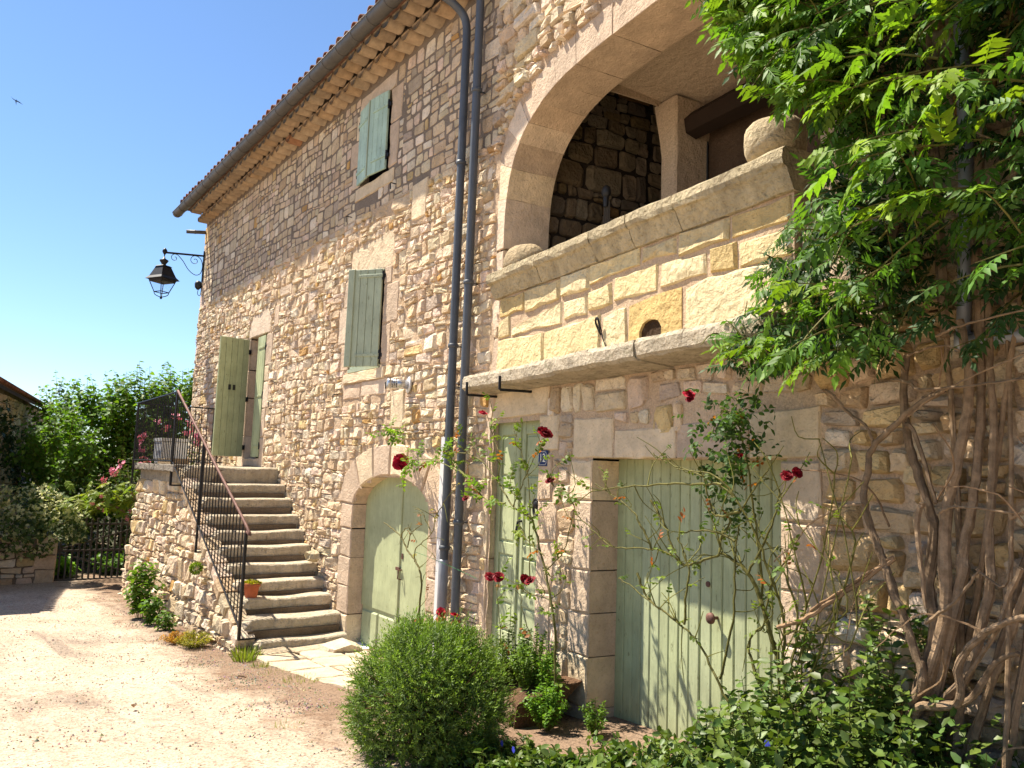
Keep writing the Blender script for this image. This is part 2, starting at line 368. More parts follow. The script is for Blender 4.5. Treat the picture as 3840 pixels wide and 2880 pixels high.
def rubble(u0, u1, v0, v1, obs, rows=(.08, .2), asp=(.9, 2.6), panel=(1.2, 2.6), gap=.012, split=.16, top=None):
    """coursed rubble: panels with their own course heights; returns outlines"""
    out = []; u = u0
    while u < u1 - .05:
        pu = min(u1, u + R.uniform(*panel)); 
        if u1 - pu < .5: pu = u1
        v = v0; ph = R.uniform(0, 6); am = R.uniform(.012, .035)
        wv = lambda x, k: am * math.sin(x * 2.3 + ph + k * 1.7) + am * .5 * math.sin(x * 5.1 + k)
        k = 0
        while v < v1 - .03:
            h = R.uniform(*rows); h = h * (1.4 if R.random() < .14 else 1)
            if v1 - v - h < .06: h = v1 - v
            ob = obs(v + h * .2) + obs(v + h * .8)
            for a, b in cut((u + jit(.06), pu + jit(.06)), ob):
                x = a
                while x < b - .03:
                    wd = h * R.uniform(*asp); wd = min(max(wd, .07), .55)
                    if b - x - wd < .09: wd = b - x
                    x2 = x + wd
                    e = .0 if v <= v0 + .001 else 1.; t = .0 if v + h >= v1 - .001 else 1.
                    a0, a1 = v + e * wv(x, k), v + e * wv(x2, k); b0, b1 = v + h + t * wv(x, k + 1), v + h + t * wv(x2, k + 1)
                    if h > .13 and R.random() < split:
                        s_ = R.uniform(.35, .65); m0, m1 = a0 + (b0 - a0) * s_, a1 + (b1 - a1) * s_
                        out.append(rpoly(x, x2, a0, a1, m0, m1, gap)); out.append(rpoly(x, x2, m0, m1, b0, b1, gap))
                    elif wd > .3 and R.random() < .3:
                        xm = x + wd * R.uniform(.3, .7); am_, bm_ = (a0 + a1) / 2, (b0 + b1) / 2
                        out.append(rpoly(x, xm, a0, am_, b0, bm_, gap)); out.append(rpoly(xm, x2, am_, a1, bm_, b1, gap))
                    else: out.append(rpoly(x, x2, a0, a1, b0, b1, gap))
                    x = x2
            v += h; k += 1
        u = pu
    return out
def area(p): return abs(sum(p[i][0] * p[(i + 1) % len(p)][1] - p[(i + 1) % len(p)][0] * p[i][1] for i in range(len(p)))) / 2
def lay(F, polys, relief, mat, parent, limit=300, tintf=None, name='stone', base=-.03):
    """the stones that show largest become single parts, the rest one joined part"""
    it = []
    for p in polys:
        u = sum(a for a, b in p) / len(p); v = sum(b for a, b in p) / len(p)
        P = F.p(u, v); s_ = seen(P); view = (CAM - P).normalized().dot(F.N)
        it.append((area(p) * s_ * max(view, 0), p, u, v))
    it.sort(key=lambda t: -t[0]); rest = MB(); nrest = 0
    for i, (a, p, u, v) in enumerate(it):
        h, flat = relief(u, v); tn = tintf(u, v) if tintf else tintpick()
        if i < limit and a > 0:
            mb = MB(); stone(mb, F, p, h, tn, flat, base); mb.build(name, mat, parent)
        else: stone(rest, F, p, h, tn, flat, base); nrest += 1
    if nrest:
        o = rest.build('small_stones', mat, parent); o['kind'] = 'stuff'
def sheet(F, u0, u1, v0, v1, hole, step=.1, amp=.008, n=0.):
    mb = MB(); nu = max(1, int(round((u1 - u0) / step))); nv = max(1, int(round((v1 - v0) / step))); idx = {}
    def vert(i, j):
        if (i, j) not in idx:
            idx[(i, j)] = len(mb.v); e = amp if 0 < i < nu and 0 < j < nv else 0
            mb.v.append(tuple(F.p(u0 + (u1 - u0) * i / nu, v0 + (v1 - v0) * j / nv, n + jit(e)))); mb.t.append((1, 1, 1))
        return idx[(i, j)]
    for i in range(nu):
        for j in range(nv):
            if hole(u0 + (u1 - u0) * (i + .5) / nu, v0 + (v1 - v0) * (j + .5) / nv): continue
            mb.f.append((vert(i, j), vert(i + 1, j), vert(i + 1, j + 1), vert(i, j + 1)))
    return mb
def rectq(u0, u1, v0, v1, j=.01): return [(u0 + jit(j), v0 + jit(j)), (u1 + jit(j), v0 + jit(j)), (u1 + jit(j), v1 + jit(j)), (u0 + jit(j), v1 + jit(j))]
DT = [lin(224, 202, 178, .84), lin(218, 192, 166, .82), lin(210, 186, 162, .8), lin(228, 206, 174, .86)]
def dtint(k=1.): c = R.choice(DT); j = R.uniform(.92, 1.06) * k; return (c[0] * j, c[1] * j * .985, c[2] * j * .95)

# ------------------------------------------------------------------ ground
def build_ground():
    xs = np.unique(np.concatenate([np.linspace(-400, -12, 12), np.linspace(-12, 24, 145), np.linspace(24, 400, 12)]))
    ys = np.unique(np.concatenate([np.linspace(-400, -12, 12), np.linspace(-12, 1, 53), np.linspace(1, 400, 14)]))
    v = []; f = []
    for x in xs:
        for y in ys:
            z = ground_z(min(x, 24)) + .02 * math.sin(x * 1.3 + y * .7) * math.sin(y * 1.1 - x * .4) + .008 * math.sin(x * 4.1) * math.sin(y * 3.7)
            v.append((x, y, z))
    n = len(ys)
    for i in range(len(xs) - 1):
        for j in range(n - 1): f.append((i * n + j, (i + 1) * n + j, (i + 1) * n + j + 1, i * n + j + 1))
    mb = MB(); mb.add(v, f); o = mb.build('ground', M['ground'], None, True); tag(o, kind='structure')
build_ground()

# ------------------------------------------------------------------ left stone house
hA = empty('stone_house', (6.4, 0, 0), 'long rubble-stone house with green shutters, tiled eaves and grey gutter', 'house')
OPEN_A = [(8.97, 10.02, 3.85, 5.25), (8.98, 9.93, 6.7, 7.92), (4.2, 5.15, 2.57, 4.92)]
def arch_a(x):                                       # cellar door arch
    t = (x - 10.515) / 1.085
    return 1.95 + .43 * math.sqrt(max(0, 1 - t * t)) ** 1.1 if abs(t) <= 1 else 0
def hole_a(u, v):
    for a, b, c, d in OPEN_A:
        if a < u < b and c < v < d: return True
    return 9.43 < u < 11.6 and v < arch_a(u)
wallA = sheet(FA, -.02, JX, -.35, 6.22, hole_a, .09, .008, .011).build('wall', M['mortar'], hA, True)
wallU = sheet(FA, -.02, JX, 6.22, 8.6, hole_a, .09, .004).build('upper_wall', M['mortar_grey'], hA, True)
# the other three sides of the house
mb = MB()
mb.add([(-.02, 0, -.4), (-.02, 9, -.4), (-.02, 9, 8.5), (-.02, 4.5, 9.9), (-.02, 0, 8.5)], [(4, 3, 2, 1, 0)])
mb.add([(-.02, 9, -.4), (JX, 9, -.4), (JX, 9, 8.5), (-.02, 9, 8.5)], [(3, 2, 1, 0)])
mb.add([(JX, 0, -.4), (JX, 9, -.4), (JX, 9, 8.5), (JX, 4.5, 9.9), (JX, 0, 8.5)], [(0, 1, 2, 3, 4)])
mb.build('side_wall', M['mortar'], hA)
blkA = []                                            # dressed stones: outline, proud
def RB(u0, u1, v0, v1, pr=.02): blkA.append((rectq(u0, u1, v0, v1), pr))
# upper window
blkA.append(([(8.82, 7.93), (10.06, 7.93), (10.08, 8.16), (8.9, 8.15)], .012))
for a in [(8.72, 8.965, 6.74, 7.06), (8.6, 8.965, 7.07, 7.5), (8.76, 8.965, 7.51, 7.92), (9.945, 10.2, 6.74, 7.38), (9.945, 10.28, 7.39, 7.92)]: RB(*a, .012)
RB(8.86, 10.12, 6.5, 6.7, .02)
# middle window
blkA.append(([(8.86, 5.27), (10.22, 5.27), (10.3, 5.5), (10.24, 5.78), (9.5, 5.74), (8.9, 5.7)], .015))
for a in [(8.68, 8.955, 3.9, 4.3), (8.55, 8.955, 4.31, 4.86), (8.7, 8.955, 4.87, 5.26), (10.035, 10.3, 3.9, 4.45), (10.035, 10.5, 4.46, 5.0), (10.035, 10.26, 5.01, 5.26)]: RB(*a, .02)
RB(8.85, 10.2, 3.69, 3.84, .05); RB(8.86, 9.45, 3.47, 3.68, .025); RB(9.47, 10.25, 3.48, 3.68, .025)
# landing door
blkA.append(([(4.08, 4.94), (5.3, 4.94), (5.36, 5.2), (5.1, 5.42), (4.3, 5.36), (4.1, 5.2)], .02))
for a in [(3.85, 4.19, 2.4, 3.0), (3.95, 4.19, 3.01, 3.75), (3.8, 4.19, 3.76, 4.3), (3.95, 4.19, 4.31, 4.92), (5.16, 5.42, 2.4, 2.95), (5.16, 5.36, 2.96, 3.5), (5.16, 5.46, 3.51, 4.0), (5.16, 5.4, 4.01, 4.3), (5.16, 5.5, 4.31, 4.92)]: RB(*a, .022)
RB(4.2, 5.15, 2.42, 2.57, .03)
# odd large stones in the field
for a in [(10.75, 11.15, 5.75, 6.25), (5.55, 5.8, 5.0, 5.4), (10.45, 10.8, 3.0, 3.5)]: RB(*a, .03)
# cellar door jambs
for i, (v0, v1, wl) in enumerate([(-.1, .42, .42), (.43, .8, .36), (.81, 1.2, .4), (1.21, 1.6, .34), (1.61, 1.94, .38)]):
    RB(9.43 - wl, 9.425, v0, v1, .03); RB(11.605, 11.605 + R.uniform(.3, .4), v0, v1, .03)
def vous_a(t0, t1, th0, th1):
    def pt(t, off):
        a = math.pi - math.pi * t; x = 10.515 + 1.085 * math.cos(a); z = 1.95 + .43 * max(0, math.sin(a)) ** 1.1
        nx, nz = math.cos(a) * .43, math.sin(a) * 1.085; L = math.hypot(nx, nz); return (x + nx / L * off, z + nz / L * off)
    return [pt(t0, 0), pt((t0 + t1) / 2, 0), pt(t1, 0), pt(t1, th1), pt((t0 + t1) / 2, (th0 + th1) / 2), pt(t0, th0)]
ts = [0, .2, .36, .5, .63, .8, 1]
for i in range(6):
    g = .004; p = vous_a(ts[i] + g, ts[i + 1] - g, [.5, .46, .42, .4, .42, .46, .5][i], [.5, .46, .42, .4, .42, .46, .5][i + 1]); blkA.append((p, .035))
def over(poly_list, v, extra=.012):
    r = []
    for p, _ in poly_list:
        xs = []
        for i in range(len(p)):
            a, b = p[i], p[(i + 1) % len(p)]
            if (a[1] - v) * (b[1] - v) < 0: xs.append(a[0] + (b[0] - a[0]) * (v - a[1]) / (b[1] - a[1]))
        if xs: r.append((min(xs) - extra, max(xs) + extra))
    return r
def obs_a(v):
    r = over(blkA, v)
    for a, b, c, d in OPEN_A:
        if c < v < d: r.append((a - .01, b + .01))
    xs = [x for x in np.linspace(9.43, 11.6, 60) if arch_a(x) > v]
    if xs: r.append((min(xs) - .02, max(xs) + .02))
    return r
for i, (p, pr) in enumerate(blkA):
    mb = MB(); deep = -.3 if (9 < p[0][0] < 12.1 and p[0][1] < 2.8 and i > 26) else -.24
    block(mb, FA, p, deep, pr, dtint(1.02), .014, .007); mb.build('dressed_stone', M['dressed'], wallA)
polA = rubble(-.02, JX - .05, -.3, 6.2, obs_a, (.05, .18), (.8, 3.0), (.6, 1.7), .006, .24)
polA += rubble(-.02, JX - .05, 6.2, 8.2, obs_a, (.08, .21), (.8, 2.2), (.8, 1.7), .02)
def rel_a(u, v):
    if v > 6.2: return R.uniform(.004, .011), True
    return R.uniform(.018, .052), False
def tint_a(u, v):
    return tintpick(.97 if v > 6.2 else 1.04)
lay(FA, polA, rel_a, M['rubble'], wallA, 300, tint_a)
# quoins on the far corner
for k in range(20):
    z0 = -.3 + k * .425; mb = MB(); wd = .34 if k % 2 else .2
    block(mb, FA, [(-.05, z0), (-.05 + wd, z0), (-.05 + wd, z0 + .41), (-.05, z0 + .41)], -.3, .012 + (.012 if z0 < 6 else 0), tintpick(1.), .016, .01); mb.build('quoin', M['rubble'], wallA)

# eaves: two corbelled rows of round tiles bedded in mortar, roof, gutter
mb = MB(); mb.fbox(FA, -.03, JX, 8.365, 8.41, 0, .19); mb.fbox(FA, -.05, JX, 8.545, 8.6, 0, .4)
mb.build('eave_bed', M['mortar_grey'], hA)
def half_tube(r0, r1, L, upward, n=8, th=.016, tint=(1, 1, 1)):
    mb = MB(); vs_ = []; sgn = 1 if upward else -1
    for y, r in ((0, r0), (-L, r1)):
        for rr in (r, r - th):
            for k in range(n + 1):
                a = math.pi * k / n; vs_.append((rr * math.cos(a), y, sgn * rr * math.sin(a)))
    m = n + 1; fs = []
    for k in range(n):
        fs += [(k, k + 1, 2 * m + k + 1, 2 * m + k), (m + k + 1, m + k, 3 * m + k, 3 * m + k + 1), (2 * m + k, 2 * m + k + 1, 3 * m + k + 1, 3 * m + k), (k + 1, k, m + k, m + k + 1)]
    fs += [(0, 2 * m, 3 * m, m), (n, m + n, 3 * m + n, 2 * m + n)]
    mb.add(vs_, fs, tint); return mb
def barrel(r, L, tint):                               # solid half round, bulging down
    mb = MB(); n = 8; vs_ = []
    for y, k_ in ((0, 1), (-L * .9, 1), (-L, .9)):
        vs_ += [(r * k_ * math.cos(math.pi * k / n), y, -r * .95 * k_ * math.sin(math.pi * k / n)) for k in range(n + 1)]
    m = n + 1; fs = []
    for q in (0, m): fs += [(q + k, q + m + k, q + m + k + 1, q + k + 1) for k in range(n)]
    fs += [tuple(2 * m + k for k in range(m)), tuple(range(m - 1, -1, -1)), (0, n, m + n, 2 * m + n, 2 * m, m)]
    mb.add(vs_, fs, tint); return mb
gt = [(1, 1, 1), (1.1, 1.05, 1), (.88, .86, .85), (1.04, .95, .85), (1.12, 1.1, 1.08)]
gm = [barrel(.128, .24, t).mesh('eave_tile', M['genoise'], True) for t in gt] + [barrel(.128, .24, (.9, .62, .52)).mesh('eave_tile', M['genoise'], True)]
nT = 46; sp = (JX + .02) / nT
for k in range(nT):
    for row, (zz, pr) in enumerate(((8.37, .23), (8.55, .43))):
        me = R.choice(gm[:5]) if R.random() < .985 else gm[5]
        inst('eave_tile', me, hA, (-.02 + (k + .5 + (.5 if row else 0)) * sp - (sp * .25 if row else 0), -pr + .24 - R.uniform(0, .02), zz + jit(.006)), Euler((jit(.03), jit(.05), jit(.05))), (1, 1, 1))
roof = MB()
for (y0, z0, y1, z1) in ((-.6, 8.62, 4.5, 10.12), (9.5, 8.62, 4.5, 10.12)):
    q = [(-.12, y0, z0), (JX + .02, y0, z0), (JX + .02, y1, z1), (-.12, y1, z1)]; fs = (0, 1, 2, 3) if y0 < 0 else (3, 2, 1, 0)
    roof.add(q, [fs]); roof.add([(x, y, z - .07) for x, y, z in q], [fs[::-1]])
roof.fbox(FA, -.12, JX, 8.55, 8.615, .3, .6)
roofo = roof.build('roof', M['rooftile'], hA)
tl = [half_tube(.115, .1, .45, True, 8, .016, t).mesh('roof_tile', M['rooftile'], True) for t in ((1, .9, .85), (.85, .7, .62), (1.1, 1.02, .95), (.75, .6, .55), (1.1, .75, .6))]
sl = math.atan2(1.5, 5.1); nR = 50; spR = (JX + .1) / nR
for k in range(nR):
    inst('roof_tile', R.choice(tl), roofo, (-.06 + (k + .5) * spR, -.62 + .43 - R.uniform(0, .02), 8.635 + .43 * math.tan(sl) + jit(.008)), Euler((sl + jit(.03), jit(.04), jit(.04))))
far = MB()
for row in range(1, 11):
    for k in range(nR):
        y = -.62 + .43 + row * .4; z = 8.65 + (y + .62) * math.tan(sl) + .012; b = half_tube(.115, .1, .45, True, 5, .016)
        rm = Matrix.Translation((-.06 + (k + .5) * spR, y, z)) @ Euler((sl, 0, jit(.03))).to_matrix().to_4x4(); tn = R.choice(((1, .9, .85), (.85, .7, .62), (1.1, 1.02, .95), (.8, .65, .6)))
        far.add([rm @ Vector(v) for v in b.v], b.f, tn)
o = far.build('roof_tiles', M['rooftile'], roofo, True); o['kind'] = 'stuff'
# half-round gutter
GY, GZ, GR = -.665, 8.46, .105
g = MB(); n = 12; prof = [(math.pi + math.pi * k / n) for k in range(n + 1)]; vs_ = []
xs = [-.22, JX - .55]
for x in xs:
    for rr in (GR, GR - .006): vs_ += [(x, GY + rr * math.cos(a), GZ + rr * math.sin(a)) for a in prof]
m = n + 1; fs = []
for k in range(n): fs += [(k, 2 * m + k, 2 * m + k + 1, k + 1), (m + k, m + k + 1, 3 * m + k + 1, 3 * m + k)]
g.add(vs_, fs)
for x in xs: g.add([(x, GY, GZ)] + [(x, GY + GR * math.cos(a), GZ + GR * math.sin(a)) for a in prof], [(0, k + 1, k + 2) for k in range(n)])
g.tube([(xs[0], GY - GR, GZ + .004), (xs[1], GY - GR, GZ + .004)], .011, 8)
gut = g.build('gutter', M['zinc_gutter'], hA, True)
br = MB(); br.tube([(0, (GR + .003) * math.cos(a), (GR + .003) * math.sin(a)) for a in prof], .006, 5)
brm = br.mesh('gutter_bracket', M['zinc_gutter'], True)
for k in range(25): inst('gutter_bracket', brm, gut, (-.1 + k * .51, GY, GZ))
mb = MB(); mb.tube([(.02, -.02, 8.06), (-.08, -.45, 8.02)], .045, 12); mb.tube([(-.035, -.24, 8.04), (-.04, -.27, 8.038)], .05, 12); mb.build('overflow_pipe', M['zinc_gutter'], hA, True)
# shutter hooks
def hook(u, v):
    mb = MB(); mb.tube([FA.p(u, v, -.02), FA.p(u, v, .09), FA.p(u + .01, v - .015, .1), FA.p(u + .02, v - .1, .1)], .008, 6); mb.build('shutter_hook', M['iron'], hA)
for u, v in ((8.75, 6.3), (10.22, 6.42), (8.65, 3.55), (10.4, 3.62), (5.75, 3.6)): hook(u, v)
def leaf_shutter(F2, wd, z0, z1, nb, mat, straps, th=.032, strip=False, strap_side=1, name='shutter', back=False):
    """F2: u from the hinge to the free edge, n outward; boards with real gaps, straps with hinge knuckles"""
    core = MB(); core.fbox(F2, .004, wd - .004, z0 + .006, z1 - .006, 0, th - .014)
    sh = core.build(name, mat, hA); bw = wd / nb
    for k in range(nb):
        b = MB(); t = R.uniform(.92, 1.06); b.bbox(F2, k * bw + .0025, (k + 1) * bw - .0025, z0 + jit(.003), z1 + jit(.003), th - .016, th, .005, (t, t, t)); b.build('plank', mat, sh)
        if back:
            b = MB(); FN = Frame(F2.p(0, 0, 0), F2.U * -1, F2.V); b.bbox(FN, -(k + 1) * bw + .003, -k * bw - .003, z0, z1, -.003, .013, .004, (t, t, t)); b.build('plank', mat, sh)
    for z in straps:
        b = MB(); b.bbox(F2, -.012, wd * .8, z - .022, z + .022, th + .001, th + .014, .004); 
        for q in range(4): b.lathe(F2.p(.06 + wd * .2 * q, z, th + .013), [(.008, 0), (.006, .006), (.001, .008)], 8, (.7, .7, .7), F2.N)
        b.build('strap_hinge', mat, sh)
        b = MB(); b.tube([F2.p(-.012, z - .06, .02), F2.p(-.012, z + .07, .02)], .017, 8); b.box(F2.p(-.03, z, .012), F2.U * .03, F2.V * .025, F2.N * .01); b.build('hinge_pin', M['iron'], sh)
    if strip:
        b = MB(); b.bbox(F2, wd - .03, wd + .07, z0 - .004, z1 + .004, .006, th + .022, .006); b.build('meeting_strip', mat, sh)
    return sh
def frame_at(h, e):                                   # vertical frame from hinge to free edge in plan; n to the outer side
    U = Vector((e[0] - h[0], e[1] - h[1], 0)).normalized(); F2 = Frame((h[0], h[1], 0), U, (0, 0, 1))
    return F2
class FlipFrame(Frame):
    def __init__(s, O, U, V): super().__init__(O, U, V); s.N = -s.N
# upper window: both leaves pulled to, meeting slightly out of the wall
leaf_shutter(frame_at((8.985, -.03), (9.45, -.085)), .468, 6.72, 7.9, 4, M['green_blue'], (6.9, 7.66))
leaf_shutter(FlipFrame((9.925, -.03, 0), Vector((-.47, -.06, 0)), (0, 0, 1)), .47, 6.72, 7.9, 4, M['green_blue'], (6.92, 7.68), strip=False)
mb = MB(); mb.tube([(9.452, -.125, 6.73), (9.452, -.125, 7.89)], .012, 6); mb.build('meeting_bead', M['green_dark'], hA)
mb = MB(); mb.fbox(FA, 8.99, 9.92, 6.71, 7.91, -.16, -.14); mb.build('window_pane', M['dark'], hA)
# middle window: right-hand leaf swung out towards the street
leaf_shutter(FlipFrame((10.02, -.03, 0), Vector((-.43, -.29, 0)), (0, 0, 1)), .46, 3.86, 5.24, 4, M['green_dark'], (4.02, 5.14), strip=True)
leaf_shutter(frame_at((8.985, .03), (9.5, .028)), .51, 3.87, 5.23, 4, M['green_dark'], (4.05, 5.05))
mb = MB(); mb.fbox(FA, 8.98, 10.01, 5.17, 5.25, -.05, .02); mb.fbox(FA, 8.98, 10.01, 3.85, 3.9, -.05, .03); mb.build('window_frame', M['green_dark'], hA)
mb = MB(); mb.fbox(FA, 8.99, 10.0, 3.9, 5.17, -.16, -.14); mb.build('window_pane', M['dark'], hA)
# landing door: left leaf folded right out, right leaf nearly shut, brown door inside
FS = Frame((4.215, -.04, 0), Vector((.16, -.98, 0)), (0, 0, 1))
sh = leaf_shutter(FS, .6, 2.6, 4.9, 5, M['green'], (), back=True)
for z in (2.78, 3.72, 4.66):
    mb = MB(); mb.box((4.2, -.03, z), (.03, 0, 0), (0, .03, 0), (0, 0, .045)); mb.build('hinge_pin', M['iron'], sh)
mb = MB()
for uu in (.27, .36): mb.fbox(FS, uu - .022, uu + .022, 3.88, 3.98, -.032, -.012)
mb.build('latch', M['black'], sh)
leaf_shutter(FlipFrame((5.14, -.0, 0), Vector((-1, .03, 0)), (0, 0, 1)), .47, 2.6, 4.9, 4, M['green'], (2.8, 3.75, 4.68))
mb = MB(); mb.fbox(FA, 4.2, 5.15, 2.57, 4.92, -.3, -.26); dr = mb.build('door', M['brown_wood'], hA)
for a in ((4.26, 4.62), (4.7, 5.08)):
    for c in ((2.7, 3.4), (3.55, 4.75)):
        mb = MB(); mb.bbox(FA, a[0], a[1], c[0], c[1], -.262, -.245, .012); mb.build('panel', M['brown_wood'], dr)
mb = MB(); mb.fbox(FA, 4.18, 5.17, 2.38, 2.57, -.28, -.12, (1, 1, 1)); mb.build('door_sill', M['brown_wood'], hA)
# arched cellar door, two leaves
def arch_leaf(x0, x1, name):
    k = 14
    def slab(u0, u1, z0, n0, n1):
        m_ = MB(); v = []; f = []
        for i in range(k + 1):
            u = u0 + (u1 - u0) * i / k; z = min(arch_a(u) + .04, 2.42); v += [FA.p(u, z0, n0), FA.p(u, z, n0), FA.p(u, z, n1), FA.p(u, z0, n1)]
        for i in range(k): f += [(i * 4 + j, i * 4 + (j + 1) % 4, i * 4 + 4 + (j + 1) % 4, i * 4 + 4 + j) for j in range(4)]
        f += [(3, 2, 1, 0), (4 * k, 4 * k + 1, 4 * k + 2, 4 * k + 3)]
        m_.add(v, f); return m_
    d = slab(x0, x1, -.05, -.24, -.2).build(name, M['green'], hA)
    slab(x0 + .005, x1 - .005, .56, -.2, -.182).build('upper_panel', M['green'], d)
    w2 = (x1 - x0 - .12) / 2
    for q in range(2):
        b = MB(); u = x0 + .04 + q * (w2 + .04); b.bbox(FA, u, u + w2, .03, .5, -.2, -.178, .018); b.build('panel', M['green'], d)
    return d
dl = arch_leaf(9.43, 10.515, 'cellar_door'); d2 = arch_leaf(10.525, 11.6, 'cellar_door')
mb = MB(); mb.bbox(FA, 10.49, 10.55, .02, 2.37, -.182, -.16, .008); mb.build('cover_strip', M['green'], dl)
mb = MB(); mb.tube([FA.p(10.6, 1.16, -.18), FA.p(10.6, 1.16, -.13), FA.p(10.6, 1.05, -.12), FA.p(10.6, 1.04, -.17)], .009, 6); mb.fbox(FA, 10.58, 10.62, 1.3, 1.37, -.18, -.172); mb.fbox(FA, 10.48, 10.58, 1.15, 1.19, -.16, -.145); mb.build('door_handle', M['rust'], d2)
mb = MB(); mb.fbox(FA, 9.3, 11.7, -.1, .03, -.3, .22); mb.build('threshold', M['dressed'], hA)

# ------------------------------------------------------------------ right house with loggia
hB = empty('loggia_house', tuple(Bp(3, .4)), 'stone house with wide arched loggia, stone balcony and green doors', 'house')
AC, AZ, AA, AB, AN = 2.27, 4.9, 2.12, 1.54, 3.2       # basket arch
def arch_pt(t, off=0.):                              # t 0..1 left to right
    a = math.pi * (1 - t); c, s_ = math.cos(a), math.sin(a); e = 2 / AN
    x = AA * math.copysign(abs(c) ** e, c); z = AB * abs(s_) ** e
    gx = math.copysign((abs(x) / AA) ** (AN - 1) / AA, x); gz = (z / AB) ** (AN - 1) / AB; L = math.hypot(gx, gz) or 1
    return AC + x + gx / L * off, AZ + z + gz / L * off
def in_arch(u, v, g=0.):
    if abs(u - AC) > AA + g: return False
    if v < AZ: return v > 4.2
    return (abs(u - AC) / (AA + g)) ** AN + ((v - AZ) / (AB + g)) ** AN < 1
def hole_b(u, v):
    if in_arch(u, v, .1): return True
    if .02 < u < 1.04 and v < 3.02: return True
    if 1.95 < u < 4.07 and v < 2.6: return True
    return False
BU1, BV1 = 8.8, 9.4
wallB = sheet(FB, -.12, BU1, .0, BV1, hole_b, .09).build('wall', M['mortar'], hB, True)
mb = MB()
mb.add([FB.p(BU1, .0, 0), FB.p(BU1, .0, -6), FB.p(BU1, BV1, -6), FB.p(BU1, BV1, 0)], [(0, 1, 2, 3)])
mb.add([FB.p(-.12, 8.0, 0), FB.p(-.12, 8.0, -6), FB.p(-.12, BV1, -6), FB.p(-.12, BV1, 0)], [(3, 2, 1, 0)])
mb.add([FB.p(-.12, .0, -6), FB.p(BU1, .0, -6), FB.p(BU1, BV1, -6), FB.p(-.12, BV1, -6)], [(3, 2, 1, 0)])
mb.build('side_wall', M['mortar'], hB)
mb = MB(); mb.fbox(FB, -.3, BU1 + .3, BV1, BV1 + .12, -6.2, .18); mb.build('roof', M['rooftile'], hB)
blkB = []
# voussoirs of the big arch
VT = [0, .065, .135, .205, .265, .325, .385, .44, .495, .55, .61, .67, .735, .8, .87, .935, 1]
vou = []
for i in range(16):
    t0, t1 = VT[i] + .0002, VT[i + 1] - .0002; k = 4; th = .3 + jit(.05) + (.06 if i in (2, 3, 12) else 0)
    inn = [arch_pt(t0 + (t1 - t0) * j / k) for j in range(k + 1)]; out = [arch_pt(t0 + (t1 - t0) * j / k, th) for j in range(k, -1, -1)]
    vou.append(inn + out)
def vous(mb, p, n0, n1, tint):                        # deep block with the soffit following the arch
    n = len(p); cu = sum(a for a, b in p) / n; cv = sum(b for a, b in p) / n; b = .004
    rings = []
    for nn, sh_ in ((n0, 0), (n0 + (n1 - n0) * .33, 0), (n0 + (n1 - n0) * .66, 0), (n1 - b, 0), (n1, b)):
        r = []
        for u, v in p:
            L = math.hypot(u - cu, v - cv); r.append(FB.p(cu + (u - cu) * (1 - sh_ / L) + jit(.003), cv + (v - cv) * (1 - sh_ / L) + jit(.003), nn))
        rings += r
    fs = []
    for q in range(4): fs += [(q * n + i, q * n + (i + 1) % n, (q + 1) * n + (i + 1) % n, (q + 1) * n + i) for i in range(n)]
    h = n // 2
    fs += [(4 * n + i, 4 * n + i + 1, 4 * n + n - 2 - i, 4 * n + n - 1 - i) for i in range(h - 1)]
    mb.add(rings, fs, tint)
for p in vou:
    mb = MB(); vous(mb, p, -.56, .012 + jit(.004), dtint(1.04)); mb.build('voussoir', M['dressed'], wallB)
